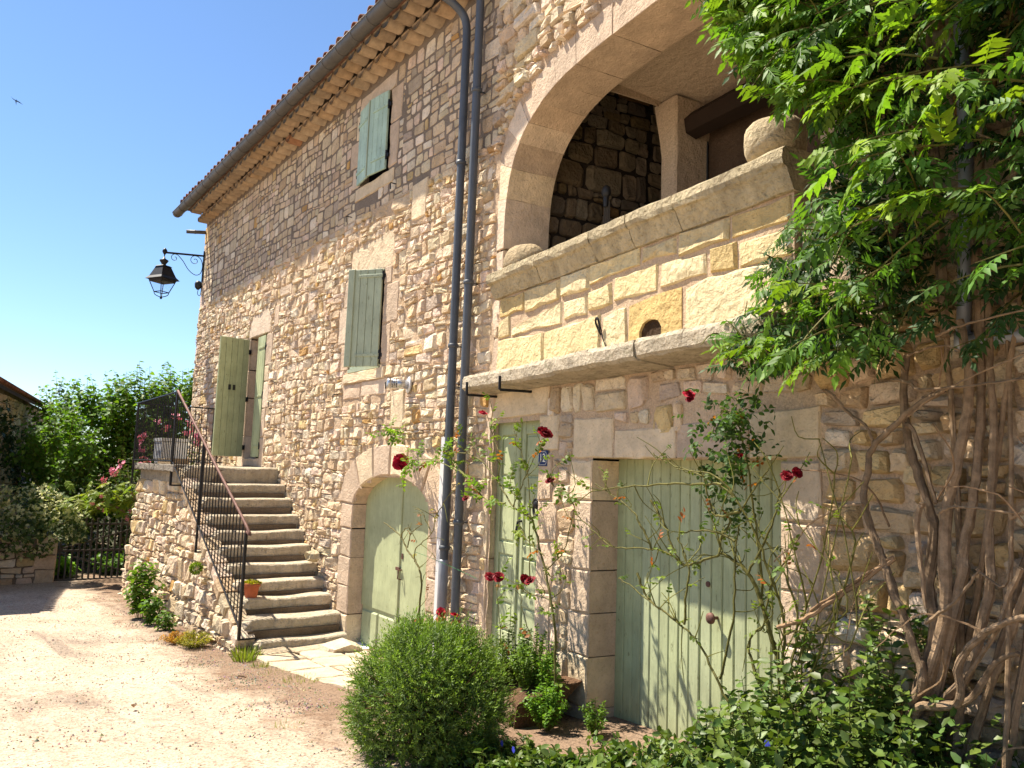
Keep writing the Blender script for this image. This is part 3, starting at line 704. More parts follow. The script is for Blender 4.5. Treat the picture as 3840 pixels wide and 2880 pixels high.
# jambs of the arch below the springing
for k, (z0, z1) in enumerate([(3.45, 3.92), (3.93, 4.4), (4.41, 4.89)]):
    for sgn in (0, 1):
        u0, u1 = ((-.11 if k % 2 else -.08, .148) if not sgn else (4.392, 4.66)); mb = MB(); block(mb, FB, rectq(u0, u1, z0, z1, .005), -.56, .012, dtint(.98), .012, .006); mb.build('dressed_stone', M['dressed'], wallB)
        blkB.append((rectq(u0, u1, z0, z1, 0), 0))
SRC = [
 [(0.12, 3.31), (1.21, 3.30), (1.16, 3.04), (0.04, 3.03)], [(1.05, 3.02), (1.39, 3.02), (1.39, 2.69), (1.05, 2.68)], [(1.05, 2.67), (1.28, 2.66), (1.29, 2.23), (1.05, 2.21)],
 [(1.05, 2.2), (1.41, 2.21), (1.41, 1.86), (1.05, 1.82)], [(1.05, 1.81), (1.41, 1.84), (1.32, 1.38), (1.05, 1.35)], [(1.05, 1.34), (1.32, 1.36), (1.32, 0.8), (1.05, 0.76)], [(1.05, .75), (1.38, .78), (1.38, .2), (1.05, .2)],
 [(1.64, 2.97), (2.24, 2.95), (2.25, 2.61), (1.64, 2.61)], [(1.62, 2.59), (1.95, 2.59), (1.95, 2.25), (1.60, 2.24)], [(1.74, 2.23), (1.95, 2.24), (1.95, 1.65), (1.68, 1.64)], [(1.67, 1.63), (1.95, 1.64), (1.95, 1.29), (1.68, 1.28)],
 [(1.63, 1.27), (1.95, 1.28), (1.95, 0.93), (1.63, 0.92)], [(1.65, 0.91), (1.95, 0.92), (1.95, 0.5), (1.68, 0.5)], [(1.62, .49), (1.95, .49), (1.95, .1), (1.64, .1)],
 [(2.27, 2.84), (3.04, 2.85), (3.04, 2.61), (2.27, 2.61)], [(3.06, 2.86), (3.78, 2.88), (3.78, 2.61), (3.06, 2.61)], [(3.8, 2.91), (4.38, 2.93), (4.38, 2.62), (3.8, 2.61)],
 [(4.07, 2.59), (4.38, 2.59), (4.38, 2.22), (4.07, 2.22)], [(4.07, 2.21), (4.4, 2.2), (4.38, 1.81), (4.07, 1.79)], [(4.07, 1.78), (4.37, 1.8), (4.36, 1.48), (4.07, 1.46)], [(4.07, 1.45), (4.4, 1.46), (4.38, 1.02), (4.07, 1.02)], [(4.07, 1.01), (4.36, 1.0), (4.36, .3), (4.07, .3)],
 [(-.11, 3.02), (.018, 3.02), (.018, 2.4), (-.11, 2.4)], [(-.11, 2.39), (.018, 2.39), (.018, 1.55), (-.11, 1.55)], [(-.11, 1.54), (.018, 1.54), (.018, .1), (-.11, .1)], [(-.11, 3.31), (.1, 3.31), (.03, 3.035), (-.11, 3.035)]]
for q in SRC:
    q = q[::-1]; mb = MB(); deep = -.31
    block(mb, FB, q, deep, .016 + jit(.004), dtint(1.02), .012, .006); mb.build('dressed_stone', M['dressed'], wallB); blkB.append((q, 0))
def obs_b(v):
    r = over(blkB, v, .01)
    if 3.28 < v < 4.62: r.append((.22, 4.28))
    xs = [x for x in np.linspace(-.3, 5, 160) if in_arch(x, v, .33)]
    if xs: r.append((min(xs), max(xs)))
    if v < 3.03: r.append((.0, 1.05))
    if v < 2.61: r.append((1.94, 4.08))
    return r
polB = rubble(-.11, 4.39, .1, 3.3, obs_b, (.09, .24), (.7, 2.2), (.9, 1.6), .01, .2) + rubble(4.39, 6.7, .1, 3.3, obs_b, (.08, .2), (.7, 2.0), (.5, 1.1), .012, .25)
polB += rubble(-.11, 6.7, 3.3, 8.9, obs_b, (.07, .2), (.9, 3.0), (1.0, 2.0), .008, .2)
def rel_b(u, v): return ((R.uniform(.015, .04), False) if u < 4.4 else (R.uniform(.04, .09), False)) if v < 3.3 else (R.uniform(.03, .085), False)
HON = [lin(224, 198, 156, .86), lin(214, 184, 138, .82), lin(230, 210, 174, .9), lin(204, 176, 138, .8), lin(220, 190, 140, .84)]
def tint_b(u, v): return tintpick(1.0) if u < 4.4 or R.random() < .35 else tintpick(.98, HON, [4, 3, 4, 3, 2])
lay(FB, polB, rel_b, M['rubble'], wallB, 300, tint_b, 'stone', -.035)
# rubble in the corner strip between the two houses is covered by the pipes

# balcony: blockwork, coping, slab
bal = MB(); bal.fbox(FB, .27, 4.27, 3.44, 4.33, -.45, .1); par = bal.build('parapet', M['mortar'], hB)
PAR = [[(.29, 3.84), (1.21, 3.81), (1.23, 3.5), (.28, 3.5)], [(1.235, 3.81), (2.17, 3.83), (2.16, 3.5), (1.245, 3.5)], [(2.2, 3.8), (2.42, 3.86), (2.54, 3.84), (2.55, 3.5), (2.19, 3.5)],
 [(3.26, 3.85), (3.5, 3.89), (4.26, 3.86), (4.26, 3.5), (3.26, 3.5)], [(.59, 3.95), (1.0, 4.0), (1.55, 4.05), (1.56, 3.86), (.58, 3.87)], [(1.575, 4.05), (1.95, 4.04), (1.95, 3.88), (1.58, 3.88)], [(1.97, 4.07), (2.32, 4.09), (2.33, 3.9), (1.98, 3.9)],
 [(2.36, 4.12), (2.93, 4.12), (2.92, 3.92), (2.36, 3.92)], [(2.98, 4.1), (3.47, 4.07), (3.49, 3.92), (2.96, 3.93)], [(3.51, 4.09), (3.78, 4.09), (3.78, 3.91), (3.51, 3.92)], [(3.8, 4.08), (4.25, 4.06), (4.25, 3.9), (3.8, 3.91)],
 [(.29, 4.05), (.53, 4.1), (.55, 3.88), (.3, 3.88)], [(.3, 4.29), (.82, 4.29), (.82, 4.09), (.3, 4.1)], [(.84, 4.29), (1.5, 4.29), (1.5, 4.1), (.84, 4.07)], [(1.52, 4.29), (1.98, 4.29), (1.98, 4.1), (1.52, 4.1)], [(2.0, 4.29), (2.7, 4.29), (2.7, 4.16), (2.0, 4.14)], [(2.72, 4.29), (3.15, 4.29), (3.15, 4.15), (2.72, 4.16)], [(3.17, 4.29), (3.7, 4.29), (3.7, 4.13), (3.17, 4.13)], [(3.72, 4.29), (4.25, 4.29), (4.25, 4.12), (3.72, 4.12)]]
PT = [lin(218, 196, 150, .9), lin(226, 204, 154, .92), lin(212, 184, 128, .86), lin(230, 210, 166, .92)]
for q in PAR:
    mb = MB(); c = R.choice(PT); q = [(a + jit(.008), b + jit(.008)) for a, b in q[::-1]]
    block(mb, FB, q, .05, R.uniform(.112, .13), c, R.uniform(.012, .022), .012); mb.build('parapet_block', M['rubble'], par)
# block with a small round-headed drain hole
yt = lin(216, 184, 122, .86)
ar = [(2.735 + .135 - .135 * math.cos(math.pi * k / 8), 3.61 + .075 * math.sin(math.pi * k / 8)) for k in range(9)]
mb = MB()
for pl in ([(2.565, 3.5), (2.73, 3.5), (2.735, 3.61), ar[2], (2.76, 3.86), (2.575, 3.84)], [(3.0, 3.5), (3.215, 3.5), (3.21, 3.88), (2.98, 3.88), ar[6], (3.005, 3.61)], [ar[2], ar[3], ar[4], ar[5], ar[6], (2.98, 3.88), (2.76, 3.86)]):
    n_ = len(pl); mb.add([FB.p(u, v, .03) for u, v in pl] + [FB.p(u, v, 0.128 - (.02 if v > 3.83 or u < 2.58 or u > 3.2 else 0)) for u, v in pl], [tuple(range(n_, 2 * n_))] + [(i, (i + 1) % n_, n_ + (i + 1) % n_, n_ + i) for i in range(n_)], yt)
nb = mb.build('drain_block', M['rubble'], par); nb['label'] = 'yellow block with a round-headed drain hole'
mb = MB(); mb.add([FB.p(2.72, 3.49, .103), FB.p(3.02, 3.49, .103), FB.p(3.02, 3.7, .103), FB.p(2.72, 3.7, .103)], [(0, 1, 2, 3)], lin(120, 88, 56, .3)); mb.build('drain_hole', M['rubble'], par)
# coping of long moulded stones
def coping(u0, u1, end=False):
    prof = [(-.45, 4.3), (.1, 4.3), (.13, 4.305), (.16, 4.36), (.2, 4.44), (.225, 4.455), (.24, 4.49), (.235, 4.555), (.205, 4.575), (-.45, 4.585)]
    mb = MB(); k = max(3, int((u1 - u0) / .12)); m_ = len(prof); vs_ = []; t = lin(204, 186, 150, .8)
    for i in range(k + 1):
        u = u0 + (u1 - u0) * i / k; e = .0 if i in (0, k) else 1
        vs_ += [FB.p(u, z + jit(.006) * e + (.004 * math.sin(u * 3)), n_ + (jit(.006) if n_ > 0 else 0)) for n_, z in prof]
    fs = [(i * m_ + j, i * m_ + (j + 1) % m_, (i + 1) * m_ + (j + 1) % m_, (i + 1) * m_ + j) for i in range(k) for j in range(m_)]
    fs += [tuple(range(m_ - 1, -1, -1)), tuple(k * m_ + j for j in range(m_))]; fs = [f[::-1] for f in fs]
    mb.add(vs_, fs, t); mb.build('coping_stone', M['coping'], par)
cj = [.21, 1.2, 2.137, 2.664, 3.235, 4.3]
for i in range(5): coping(cj[i] + .004, cj[i + 1] - .004)
mb = MB(); k_ = 0
sj = [-.06, 1.28, 1.85, 2.39, 3.01, 3.55, 4.3]
for i in range(6):
    mb = MB(); u0, u1 = sj[i] + .004, sj[i + 1] - .004; o_ = (.36 if i < 2 else .39) + jit(.012); k = max(3, int((u1 - u0) / .12)); prof = [(0, 3.5), (o_ - .02, 3.475), (o_, 3.44), (o_ - .005, 3.35), (o_ - .04, 3.325), (0, 3.3)]
    lift = [.0, .0, .0, .0, .012, .012][i]; vs_ = []
    for j in range(k + 1):
        u = u0 + (u1 - u0) * j / k; vs_ += [FB.p(u, z + lift + (jit(.006) if n_ > .1 else 0), n_ + (jit(.008) if n_ > .1 else 0)) for n_, z in prof]
    m_ = 6; fs = [(a * m_ + j, (a + 1) * m_ + j, (a + 1) * m_ + (j + 1) % m_, a * m_ + (j + 1) % m_) for a in range(k) for j in range(m_)] + [tuple(range(m_)), tuple(k * m_ + m_ - 1 - j for j in range(m_))]
    mb.add(vs_, fs, lin(206, 190, 164, .84)); mb.build('ledge_slab', M['coping'], hB)
for s0 in (.12, .86):
    mb = MB(); mb.tube([Bp(s0, 3.4, .372), Bp(s0, 3.27, .37), Bp(s0, 3.265, .36), Bp(s0 + .02, 3.27, .02)], .014, 6); mb.build('iron_bracket', M['iron'], hB)
mb = MB(); mb.tube(smooth_path([Bp(2.17, 3.66, .1), Bp(2.16, 3.76, .15), Bp(2.19, 3.8, .16), Bp(2.215, 3.74, .15), Bp(2.2, 3.69, .14)]), .009, 6); mb.tube([Bp(2.215, 3.72, .135), Bp(2.24, 3.62, .13), Bp(2.28, 3.54, .125)], .005, 5); mb.build('iron_hook', M['iron'], par)

# loggia room
mb = MB()
def quad(a, b, c, d): mb.add([a, b, c, d], [(0, 1, 2, 3)])
quad(Bp(1.0, 6.72, -.4), Bp(4.9, 6.72, -.4), Bp(4.9, 6.6, -1.95), Bp(1.0, 6.6, -1.95))
mb.fbox(FB, .99, 1.0, 6.58, 7.0, -1.95, -.4)
mb.fbox(FB, .98, 4.9, 6.72, 6.76, -1.95, -.4); mb.build('loggia_plaster', M['plaster'], hB)
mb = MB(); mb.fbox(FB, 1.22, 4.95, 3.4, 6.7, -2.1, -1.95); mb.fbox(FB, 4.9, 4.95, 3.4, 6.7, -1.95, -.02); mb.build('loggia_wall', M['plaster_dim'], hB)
mb = MB(); pts = []
k = 16
for i in range(k + 1):
    z = 3.4 + 3.2 * i / k; flare = .0 if i < 14 else .02 * (i - 13)
    pts.append((z, flare))
vs_ = []
for z, fl in pts:
    vs_ += [FB.p(u + jit(.004), z, n_ + jit(.004)) for u, n_ in ((.98 - fl, -1.5 + fl), (1.2 + fl, -1.5 + fl), (1.22 + fl, -1.52 + fl), (1.22 + fl, -1.96), (.97 - fl, -1.96))]
mb.add(vs_, [(i * 5 + j, i * 5 + (j + 1) % 5, (i + 1) * 5 + (j + 1) % 5, (i + 1) * 5 + j) for i in range(k) for j in range(5)]); mb.build('pillar', M['plaster'], hB)
mb = MB(); mb.tube([Bp(1.24, 6.33, -1.72), Bp(2.2, 6.33, -1.74), Bp(3.4, 6.31, -1.73), Bp(4.9, 6.3, -1.72)], [.15, .16, .165, .16], 6); mb.build('beam', M['beam'], hB)
mb = MB(); mb.tube([Bp(1.24, 3.5, -1.93), Bp(1.24, 6.2, -1.93)], .012, 5); mb.build('cable', M['black'], hB)
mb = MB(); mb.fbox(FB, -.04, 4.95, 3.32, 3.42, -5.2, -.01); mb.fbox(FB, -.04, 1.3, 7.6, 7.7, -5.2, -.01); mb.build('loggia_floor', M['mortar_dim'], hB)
FBK = Frame(FB.p(0, 0, -3.6), FB.U, FB.V)
mb = MB(); mb.fbox(FBK, -1.6, 1.4, 3.4, 7.7, -.1, -.02); mb.fbox(FB, -.09, -.05, 3.4, 7.7, -3.7, -.57); mb.fbox(FB, 1.3, 1.35, 3.4, 7.7, -3.7, -2.1); bk = mb.build('back_wall', M['void_shade'], hB)
FLW_ = Frame(FB.p(-.03, 0, -.57), FB.N * -1, FB.V)
lay(FLW_, rubble(0, 3.0, 3.4, 7.6, lambda v: [], (.12, .26), (.9, 2.2), (1, 2)), lambda u, v: (R.uniform(.01, .04), False), M['rubble'], bk, 90, lambda u, v: tintpick(.3))  # stones tinted dark, shade of the void put into their colour
lay(FBK, rubble(-1.5, 1.3, 3.4, 7.5, lambda v: [], (.12, .26), (.9, 2.2), (1, 2)), lambda u, v: (R.uniform(.01, .04), False), M['rubble'], bk, 40, lambda u, v: tintpick(.3))  # same darkened tint for the shade at the back

# small panelled double door
FD = Frame(FB.p(0, 0, -.1), FB.U, FB.V)
def panel_leaf(F2, u0, u1, name, panes):
    mb = MB(); mb.fbox(F2, u0, u1, .62, 3.0, -.04, 0); d = mb.build(name, M['green'], hB)
    for a, b in panes:                                 # raised frame members around each sunk field
        pass
    zs = [.62, .8] + sum([[a, b] for a, b in panes], []) + [3.0]
    wst = .09 if u1 - u0 > .3 else .05
    st = MB(); st.bbox(F2, u0, u0 + wst, .62, 3.0, 0, .022, .005); st.build('stile', M['green'], d); st = MB(); st.bbox(F2, u1 - wst, u1, .62, 3.0, 0, .022, .005); st.build('stile', M['green'], d)
    edges = [.62] + [x for p in panes for x in p] + [3.0]
    for i in range(0, len(edges), 2):
        st = MB(); st.bbox(F2, u0 + wst + .001, u1 - wst - .001, edges[i], edges[i + 1], 0, .02, .005); st.build('rail', M['green'], d)
    for a, b in panes:
        st = MB(); st.bbox(F2, u0 + wst + .02, u1 - wst - .02, a + .02, b - .02, 0, .014, .012); st.build('panel', M['green'], d)
    return d
panes = [(.84, 1.14), (1.26, 1.62), (1.74, 2.32), (2.42, 2.86)]
dA = panel_leaf(FD, .025, .53, 'house_door', panes); dB = panel_leaf(FD, .535, 1.04, 'house_door', panes)
mb = MB(); mb.bbox(FD, .515, .552, .63, 2.99, .022, .045, .008); mb.build('cover_strip', M['green'], dB)
mb = MB(); mb.tube([FD.p(.6, 1.98, .02), FD.p(.6, 1.97, .07), FD.p(.6, 1.88, .085), FD.p(.6, 1.82, .07), FD.p(.6, 1.8, .05)], .012, 8); mb.build('door_handle', M['iron'], dB)
mb = MB(); mb.lathe(FD.p(.93, 2.16, .02), [(.04, 0), (.05, .02), (.035, .05), (.01, .06)], 12, (1, 1, 1), FB.N); mb.tube([FD.p(.93 + .05 * math.cos(a), 2.13 + .085 * math.sin(a), .055) for a in np.linspace(0, 2 * math.pi, 16)], .014, 6, caps=False); mb.build('door_knocker', M['iron'], dB)
mb = MB(); mb.fbox(FB, -.1, 1.4, .5, .61, -.15, .3); mb.build('door_step', M['coping'], hB)
# garage door: two leaves of vertical boards
FG = Frame(FB.p(0, 0, -.28), FB.U, FB.V)
for L in range(2):
    u0 = 1.94 + L * 1.07; mb = MB(); mb.fbox(FG, u0, u0 + 1.062, .36, 2.62, -.05, -.018); d = mb.build('garage_door', M['green'], hB); x = u0; nbd = 9
    for k in range(nbd):
        wd = 1.062 / nbd; b = MB(); t = R.uniform(.88, 1.06); b.bbox(FG, x + .003, x + wd - .003, .38 + jit(.006), 2.62, -.02, jit(.002), .008, (t, t, t * R.uniform(.94, 1.04))); b.build('plank', M['green'], d); x += wd
mb = MB(); mb.lathe(FG.p(3.2, 1.45, 0), [(.012, 0), (.012, .04), (.03, .05), (.042, .062), (.04, .08), (.02, .09)], 14, (1, 1, 1), FB.N); mb.build('door_knob', M['rust'], d, True)
mb = MB(); mb.lathe(FG.p(3.1, 1.68, 0), [(.022, 0), (.022, .008), (.004, .009)], 12, (1, 1, 1), FB.N); mb.build('keyhole', M['rust'], d)
mb = MB(); mb.fbox(FB, 1.9, 4.1, .2, .36, -.34, .12); mb.build('threshold', M['coping'], hB)
# filler behind doors so that no light leaks in
mb = MB(); mb.fbox(FB, -.05, 4.2, .1, 3.25, -.6, -.5); mb.build('leak_filler', M['dark'], hB)
mb = MB(); mb.fbox(FA, 3.9, 12.3, -.2, 8.1, -.6, -.5); mb.build('leak_filler', M['dark'], hA)

# ------------------------------------------------------------------ outside staircase
st = empty('stone_staircase', (7, -.8, 0), 'worn grey stone staircase with rubble side wall climbing to landing door', 'staircase')
TOPS = [2.41, 2.14, 1.92, 1.675, 1.45, 1.25, 1.025, .826, .637, .423, .18]
NOSE = [6.295, 6.71, 7.065, 7.37, 7.665, 7.98, 8.28, 8.6, 8.885, 9.26, 9.5]
LEFT = [-1.58, -1.5, -1.48, -1.46, -1.44, -1.42, -1.4, -1.36, -1.32, -1.38, -1.3]
RIGHT = [-.03, -.03, -.03, -.03, -.03, -.03, -.03, -.03, -.03, -.03, -.03]
def step(i):
    x1, z1 = NOSE[i], TOPS[i]; x0 = x1 - (.62 if i else 3.4); y0, y1 = LEFT[i], RIGHT[i]; z0 = (TOPS[i + 1] if i < 10 else 0) - .03
    mb = MB(); k = 14; sag = R.uniform(.008, .022); prof_n = 7; vs_ = []; ph = R.uniform(0, 6)
    for j in range(k + 1):
        t = j / k; y = y0 + (y1 - y0) * t; wear = -sag * math.sin(math.pi * min(1, max(0, t))) ** 2 + .006 * math.sin(t * 9 + ph); rd = .016 + (.05 if j == 0 else 0) + R.uniform(0, .014); fx = .014 * math.sin(t * 7 + ph * 2) + jit(.006)
        a = (.05 if j == 0 else 0)
        vs_ += [(x0, y, z0), (x0, y, z1 + wear * .3 - a), (x1 - .12 + fx, y, z1 + wear - a), (x1 - rd + fx, y, z1 + wear - .008 - a), (x1 + fx - .008, y, z1 + wear - rd - a), (x1 + fx + .004 - a * .5, y, z1 - .11), (x1 + fx - .012 - a * .5, y, z0)]
    m = prof_n; fs = [(j * m + q, j * m + q + 1, (j + 1) * m + q + 1, (j + 1) * m + q) for j in range(k) for q in range(m - 1)]
    fs += [tuple(range(m - 1, -1, -1)), tuple(k * m + q for q in range(m))]
    g = R.uniform(.9, 1.06); mb.add(vs_, fs, lin(206 * g, 190 * g, 164 * g, .82)); mb.build('landing_slab' if i == 0 else 'step', M['weathered'], st, False)
for i in range(11): step(i)
# battered side wall: frame follows the outside of the flight
def side_frame():
    base0, base1 = Vector((2.9, -1.74, -.2)), Vector((9.55, -1.5, -.2)); U = (base1 - base0).normalized()
    V = Vector((0, .075, 1)).normalized(); V = (V - U * V.dot(U)).normalized(); return Frame(base0, U, V)
FSW = side_frame()
def stair_top(u):
    x = FSW.p(u, 0).x
    for i in range(10, -1, -1):
        if x <= NOSE[i] + .02 and (i == 0 or x > NOSE[i] - (NOSE[i] - NOSE[i - 1])): 
            return TOPS[i] + .2 - .05 if i else TOPS[0] + .2 - .1
    return .36
def smooth_top(u):                                    # straight raking top just under the stair string
    x = FSW.p(u, 0).x
    return 2.5 if x < 6.05 else max(.3, 2.5 - (x - 6.05) * .665)
mb = sheet(FSW, 0, 6.7, 0, 2.6, lambda u, v: v > smooth_top(u) - .04, .07, .01)
sw = mb.build('side_wall', M['mortar'], st, True)
q = MB(); A0 = FSW.p(0, 0, 0); A1 = FSW.p(0, 2.5, 0)
q.add([A0, A1, (2.9, -.0, 2.3), (2.9, 0, -.2)], [(0, 1, 2, 3)])
for i in range(1, 11): q.box(((NOSE[i] - .3), LEFT[i] / 2 - .02, TOPS[i] / 2 - .15), (.34, 0, 0), (0, -LEFT[i] / 2 - .05, 0), (0, 0, TOPS[i] / 2 - .0))
q.box((4.6, -.76, 1.05), (1.68, 0, 0), (0, .72, 0), (0, 0, 1.3)); q.build('core', M['mortar_dim'], st)
pol = [p for p in rubble(0, 6.68, 0, 2.55, lambda v: [(u_, u_ + .08) for u_ in np.arange(0, 6.8, .07) if v > smooth_top(u_) - .02], (.1, .27), (.7, 1.9), (.7, 1.4), .012, .22)]
lay(FSW, pol, lambda u, v: (R.uniform(.03, .085), False), M['rubble'], sw, 220, lambda u, v: tintpick(1.02 if u < 3.9 else .9), 'stone', -.04)  # stones beside the flight tinted darker, shade put into their colour
# end wall under the landing, facing the gate
# raking string of small stones and landing nosing
for k in range(9):
    x = 2.85 + k * .36; mb = MB(); FT = Frame((x, -1.66, 2.29), (1, .03, 0), (0, 0, 1)); block(mb, FT, [(0, 0), (.345, 0), (.345, .115), (0, .12)], -.3, .06 + jit(.015), lin(170, 158, 142, .62), .015, .008); mb.build('nosing_stone', M['weathered'], st)
for k in range(13):
    t0 = k / 13; x = 6.05 + t0 * 3.3; z = 2.34 - t0 * 2.2; mb = MB(); y = -1.585 + t0 * .12
    FT = Frame((x, y, z), (.83, .03, -.555), (.555, .0, .83)); block(mb, FT, [(0, -.1), (.3, -.1), (.29, .06), (.01, .05)], -.2, .045 + jit(.02), tintpick(.85), .02, .012); mb.build('string_stone', M['weathered'], st)
mb = MB(); FT = Frame((4.9, -1.55, 2.41), (1, 0, 0), (0, 0, 1)); block(mb, FT, [(-.5, 0), (.5, 0), (.5, .1), (-.5, .1)], -.25, .05, lin(196, 168, 130, .65), .01, .006); mb.build('kerb_stone', M['dressed'], st)
s0 = MB(); stone(s0, Frame((8.25, -.12, .93), (1, 0, 0), (0, 0, 1)), [(.0, .1), (.16, .1), (.26, .16), (.24, .24), (.13, .28), (.02, .22)], .12, lin(214, 196, 160, .74)); o = s0.build('loose_stone', M['rubble']); tag(o, 'pale loose stone at the wall end of a stair tread', 'stone')

# paving at the foot of the stairs
pv = tag(empty('paving', (10.6, -.7, 0), None, None), None, None, None, 'structure')
for q in [[(9.62, -1.38), (10.25, -1.42), (10.3, -.9), (9.65, -.85)], [(9.66, -.83), (10.3, -.88), (10.34, -.42), (9.66, -.4)], [(9.67, -.38), (10.35, -.4), (10.4, -.04), (9.67, -.04)], [(10.27, -1.42), (10.95, -1.4), (11.0, -.95), (10.33, -.92)], [(10.33, -.9), (11.0, -.93), (11.05, -.4), (10.37, -.42)], [(10.38, -.4), (11.05, -.38), (11.05, -.2), (10.42, -.2)],
          [(10.97, -1.4), (11.6, -1.33), (11.65, -.9), (11.03, -.92)], [(11.03, -.9), (11.65, -.88), (11.7, -.35), (11.08, -.38)], [(11.62, -1.32), (12.25, -1.25), (12.3, -.8), (11.68, -.88)], [(11.68, -.86), (12.3, -.78), (12.35, -.3), (11.73, -.35)]]:
    gz = sum(ground_z(x) for x, y in q) / 4; FT = Frame((0, 0, gz - .01), (1, .0, ground_z(12) - ground_z(11)), (0, 1, 0)); FT.O = Vector((0, 0, -9.5 * .078)); FT.U = Vector((1, 0, .078)); FT.N = Vector((0, 0, 1))
    mb = MB(); block(mb, FT, [(x + jit(.02), y + jit(.02)) for x, y in q], -.08, .035 + jit(.008), lin(220, 198, 166, .76), .02, .014); mb.build('flagstone', M['dressed'], pv)
mb = MB(); FT2 = Frame((9.58, -1.42, 0), (0, 1, 0), (0, 0, 1))
block(mb, FT2, [(.0, -.05), (1.36, -.05), (1.36, .085), (.02, .07)], -.1, .2, lin(206, 186, 156, .74), .03, .015); o = mb.build('flagstone', M['weathered'], pv)
mb = MB(); stone(mb, Frame((9.85, -.15, 0), (0, 1, 0), (0, 0, 1)), [(-.45, .0), (.1, 0), (.1, .12), (-.1, .2), (-.4, .14)], .3, lin(222, 204, 176, .74)); mb.build('flagstone', M['dressed'], pv)

# ------------------------------------------------------------------ iron railing
rl = empty('iron_railing', (5.9, -1.69, 2.0), 'black iron railing with thin bars along the stone stairs and landing', 'railing')
C0, C1, C2, C3 = Vector((2.9, -.03, 0)), Vector((2.9, -1.73, 0)), Vector((5.9, -1.69, 0)), Vector((9.42, -1.5, 0))
def at(p, z): return Vector((p.x, p.y, z))
mb = MB(); mb.tube([at(C0, 3.58), at(C1, 3.58), at(C2, 3.62)], .016, 6); mb.tube([at(C0, 2.47), at(C1, 2.47), at(C2, 2.47)], .012, 6); mb.build('landing_rail', M['iron'], rl)
mb = MB(); mb.tube(smooth_path([at(C2, 3.64), at(C2.lerp(C3, .5), 2.645), at(C3, 1.65), at(C3, 1.58) + Vector((.03, 0, 0))], 5), .021, 8); mb.build('handrail', M['rust'], rl, True)
mb = MB(); mb.tube([at(C2, 2.47), at(C3, .36)], .012, 6); mb.build('bottom_rail', M['iron'], rl)
def post(p, z0, z1, r=.022):
    mb = MB(); mb.box(((p.x), p.y, (z0 + z1) / 2), (r, 0, 0), (0, r * .6, 0), (0, 0, (z1 - z0) / 2)); mb.tube([(p.x, p.y, z0 + .01), (p.x + .01, p.y + .22, z0 + .01)], .014, 5); mb.build('post', M['iron'], rl)
post(C1, 2.0, 3.58); post(C2, 2.06, 3.62, .026); post(C2.lerp(C3, .44), 1.12, 2.76); post(C3, .2, 1.6, .026)
bm = MB(); bm.tube([(0, 0, 0), (0, 0, 1)], .0085, 5); bme = bm.mesh('baluster', M['iron'])
for k in range(1, 26): p = C1.lerp(C2, k / 26); inst('baluster', bme, rl, at(p, 2.45), None, (1, 1, 1.14))
for k in range(1, 14): p = C0.lerp(C1, k / 14); inst('baluster', bme, rl, at(p, 2.45), None, (1, 1, 1.13))
for k in range(1, 28):
    t = k / 28; p = C2.lerp(C3, t); zt = 3.64 - 2.0 * t; zb = 2.47 - 2.11 * t; inst('baluster', bme, rl, at(p, zb), None, (1, 1, zt - zb))

# ------------------------------------------------------------------ street lantern on its bracket
lm = empty('street_lantern', (.05, -.92, 7.39), 'black wrought iron lantern on scrolled bracket at house corner', 'street lamp')
mb = MB(); mb.tube([(.06, -.03, 7.46), (.05, -.9, 7.385)], .024, 8); mb.build('arm', M['iron'], lm)
mb = MB(); mb.box((.06, -.03, 7.2), (.025, 0, 0), (0, .012, 0), (0, 0, .38)); mb.build('wall_plate', M['iron'], lm)
mb = MB()
def spiral(c, r0, r1, a0, a1, k=18): return [Vector((.055, c[0] + (r0 + (r1 - r0) * j / k) * math.cos(a0 + (a1 - a0) * j / k), c[1] + (r0 + (r1 - r0) * j / k) * math.sin(a0 + (a1 - a0) * j / k))) for j in range(k + 1)]
mb.tube(smooth_path([(.055, -.62, 7.37), (.055, -.5, 7.25), (.055, -.36, 7.06), (.055, -.2, 6.96), (.055, -.08, 7.02), (.055, -.045, 7.2), (.055, -.09, 7.36), (.055, -.19, 7.43)], 5), .009, 6)
mb.tube(spiral((-.23, 7.31), .12, .03, 1.2, 1.2 + 7.5), .008, 5); mb.tube(spiral((-.69, 7.29), .1, .025, .9, .9 + 7.), .008, 5); mb.build('scroll', M['iron'], lm)
mb = MB(); mb.lathe((.05, -.92, 7.27), [(.012, 0), (.012, .05), (.03, .08), (.055, .12), (.055, .16), (.03, .2), (.008, .22)], 12); mb.build('finial', M['iron'], lm, True)
mb = MB(); mb.lathe((.05, -.92, 7.04), [(.06, 0), (.05, .06), (.1, .13), (.1, .15), (.03, .19), (.014, .24)], 14); mb.build('chimney', M['iron'], lm, True)
LC = Vector((.05, -.92, 0)); ca, sa = math.cos(.5), math.sin(.5)
def lv(a, b, z): return Vector((LC.x + a * ca - b * sa, LC.y + a * sa + b * ca, z))
def hip(mb, r0, z0, r1, z1):
    q = [lv(i * r0, j * r0, z0) for i, j in ((-1, -1), (1, -1), (1, 1), (-1, 1))] + [lv(i * r1, j * r1, z1) for i, j in ((-1, -1), (1, -1), (1, 1), (-1, 1))]
    mb.add(q, [(i, (i + 1) % 4, 4 + (i + 1) % 4, 4 + i) for i in range(4)] + [(4, 5, 6, 7), (3, 2, 1, 0)])
mb = MB(); hip(mb, .21, 6.79, .12, 7.03); hip(mb, .14, 7.03, .1, 7.06); mb.build('lantern_roof', M['iron'], lm)
mb = MB(); hip(mb, .27, 6.72, .215, 6.79); hip(mb, .2, 6.66, .22, 6.72); mb.build('roof_rim', M['iron'], lm)
mb = MB()
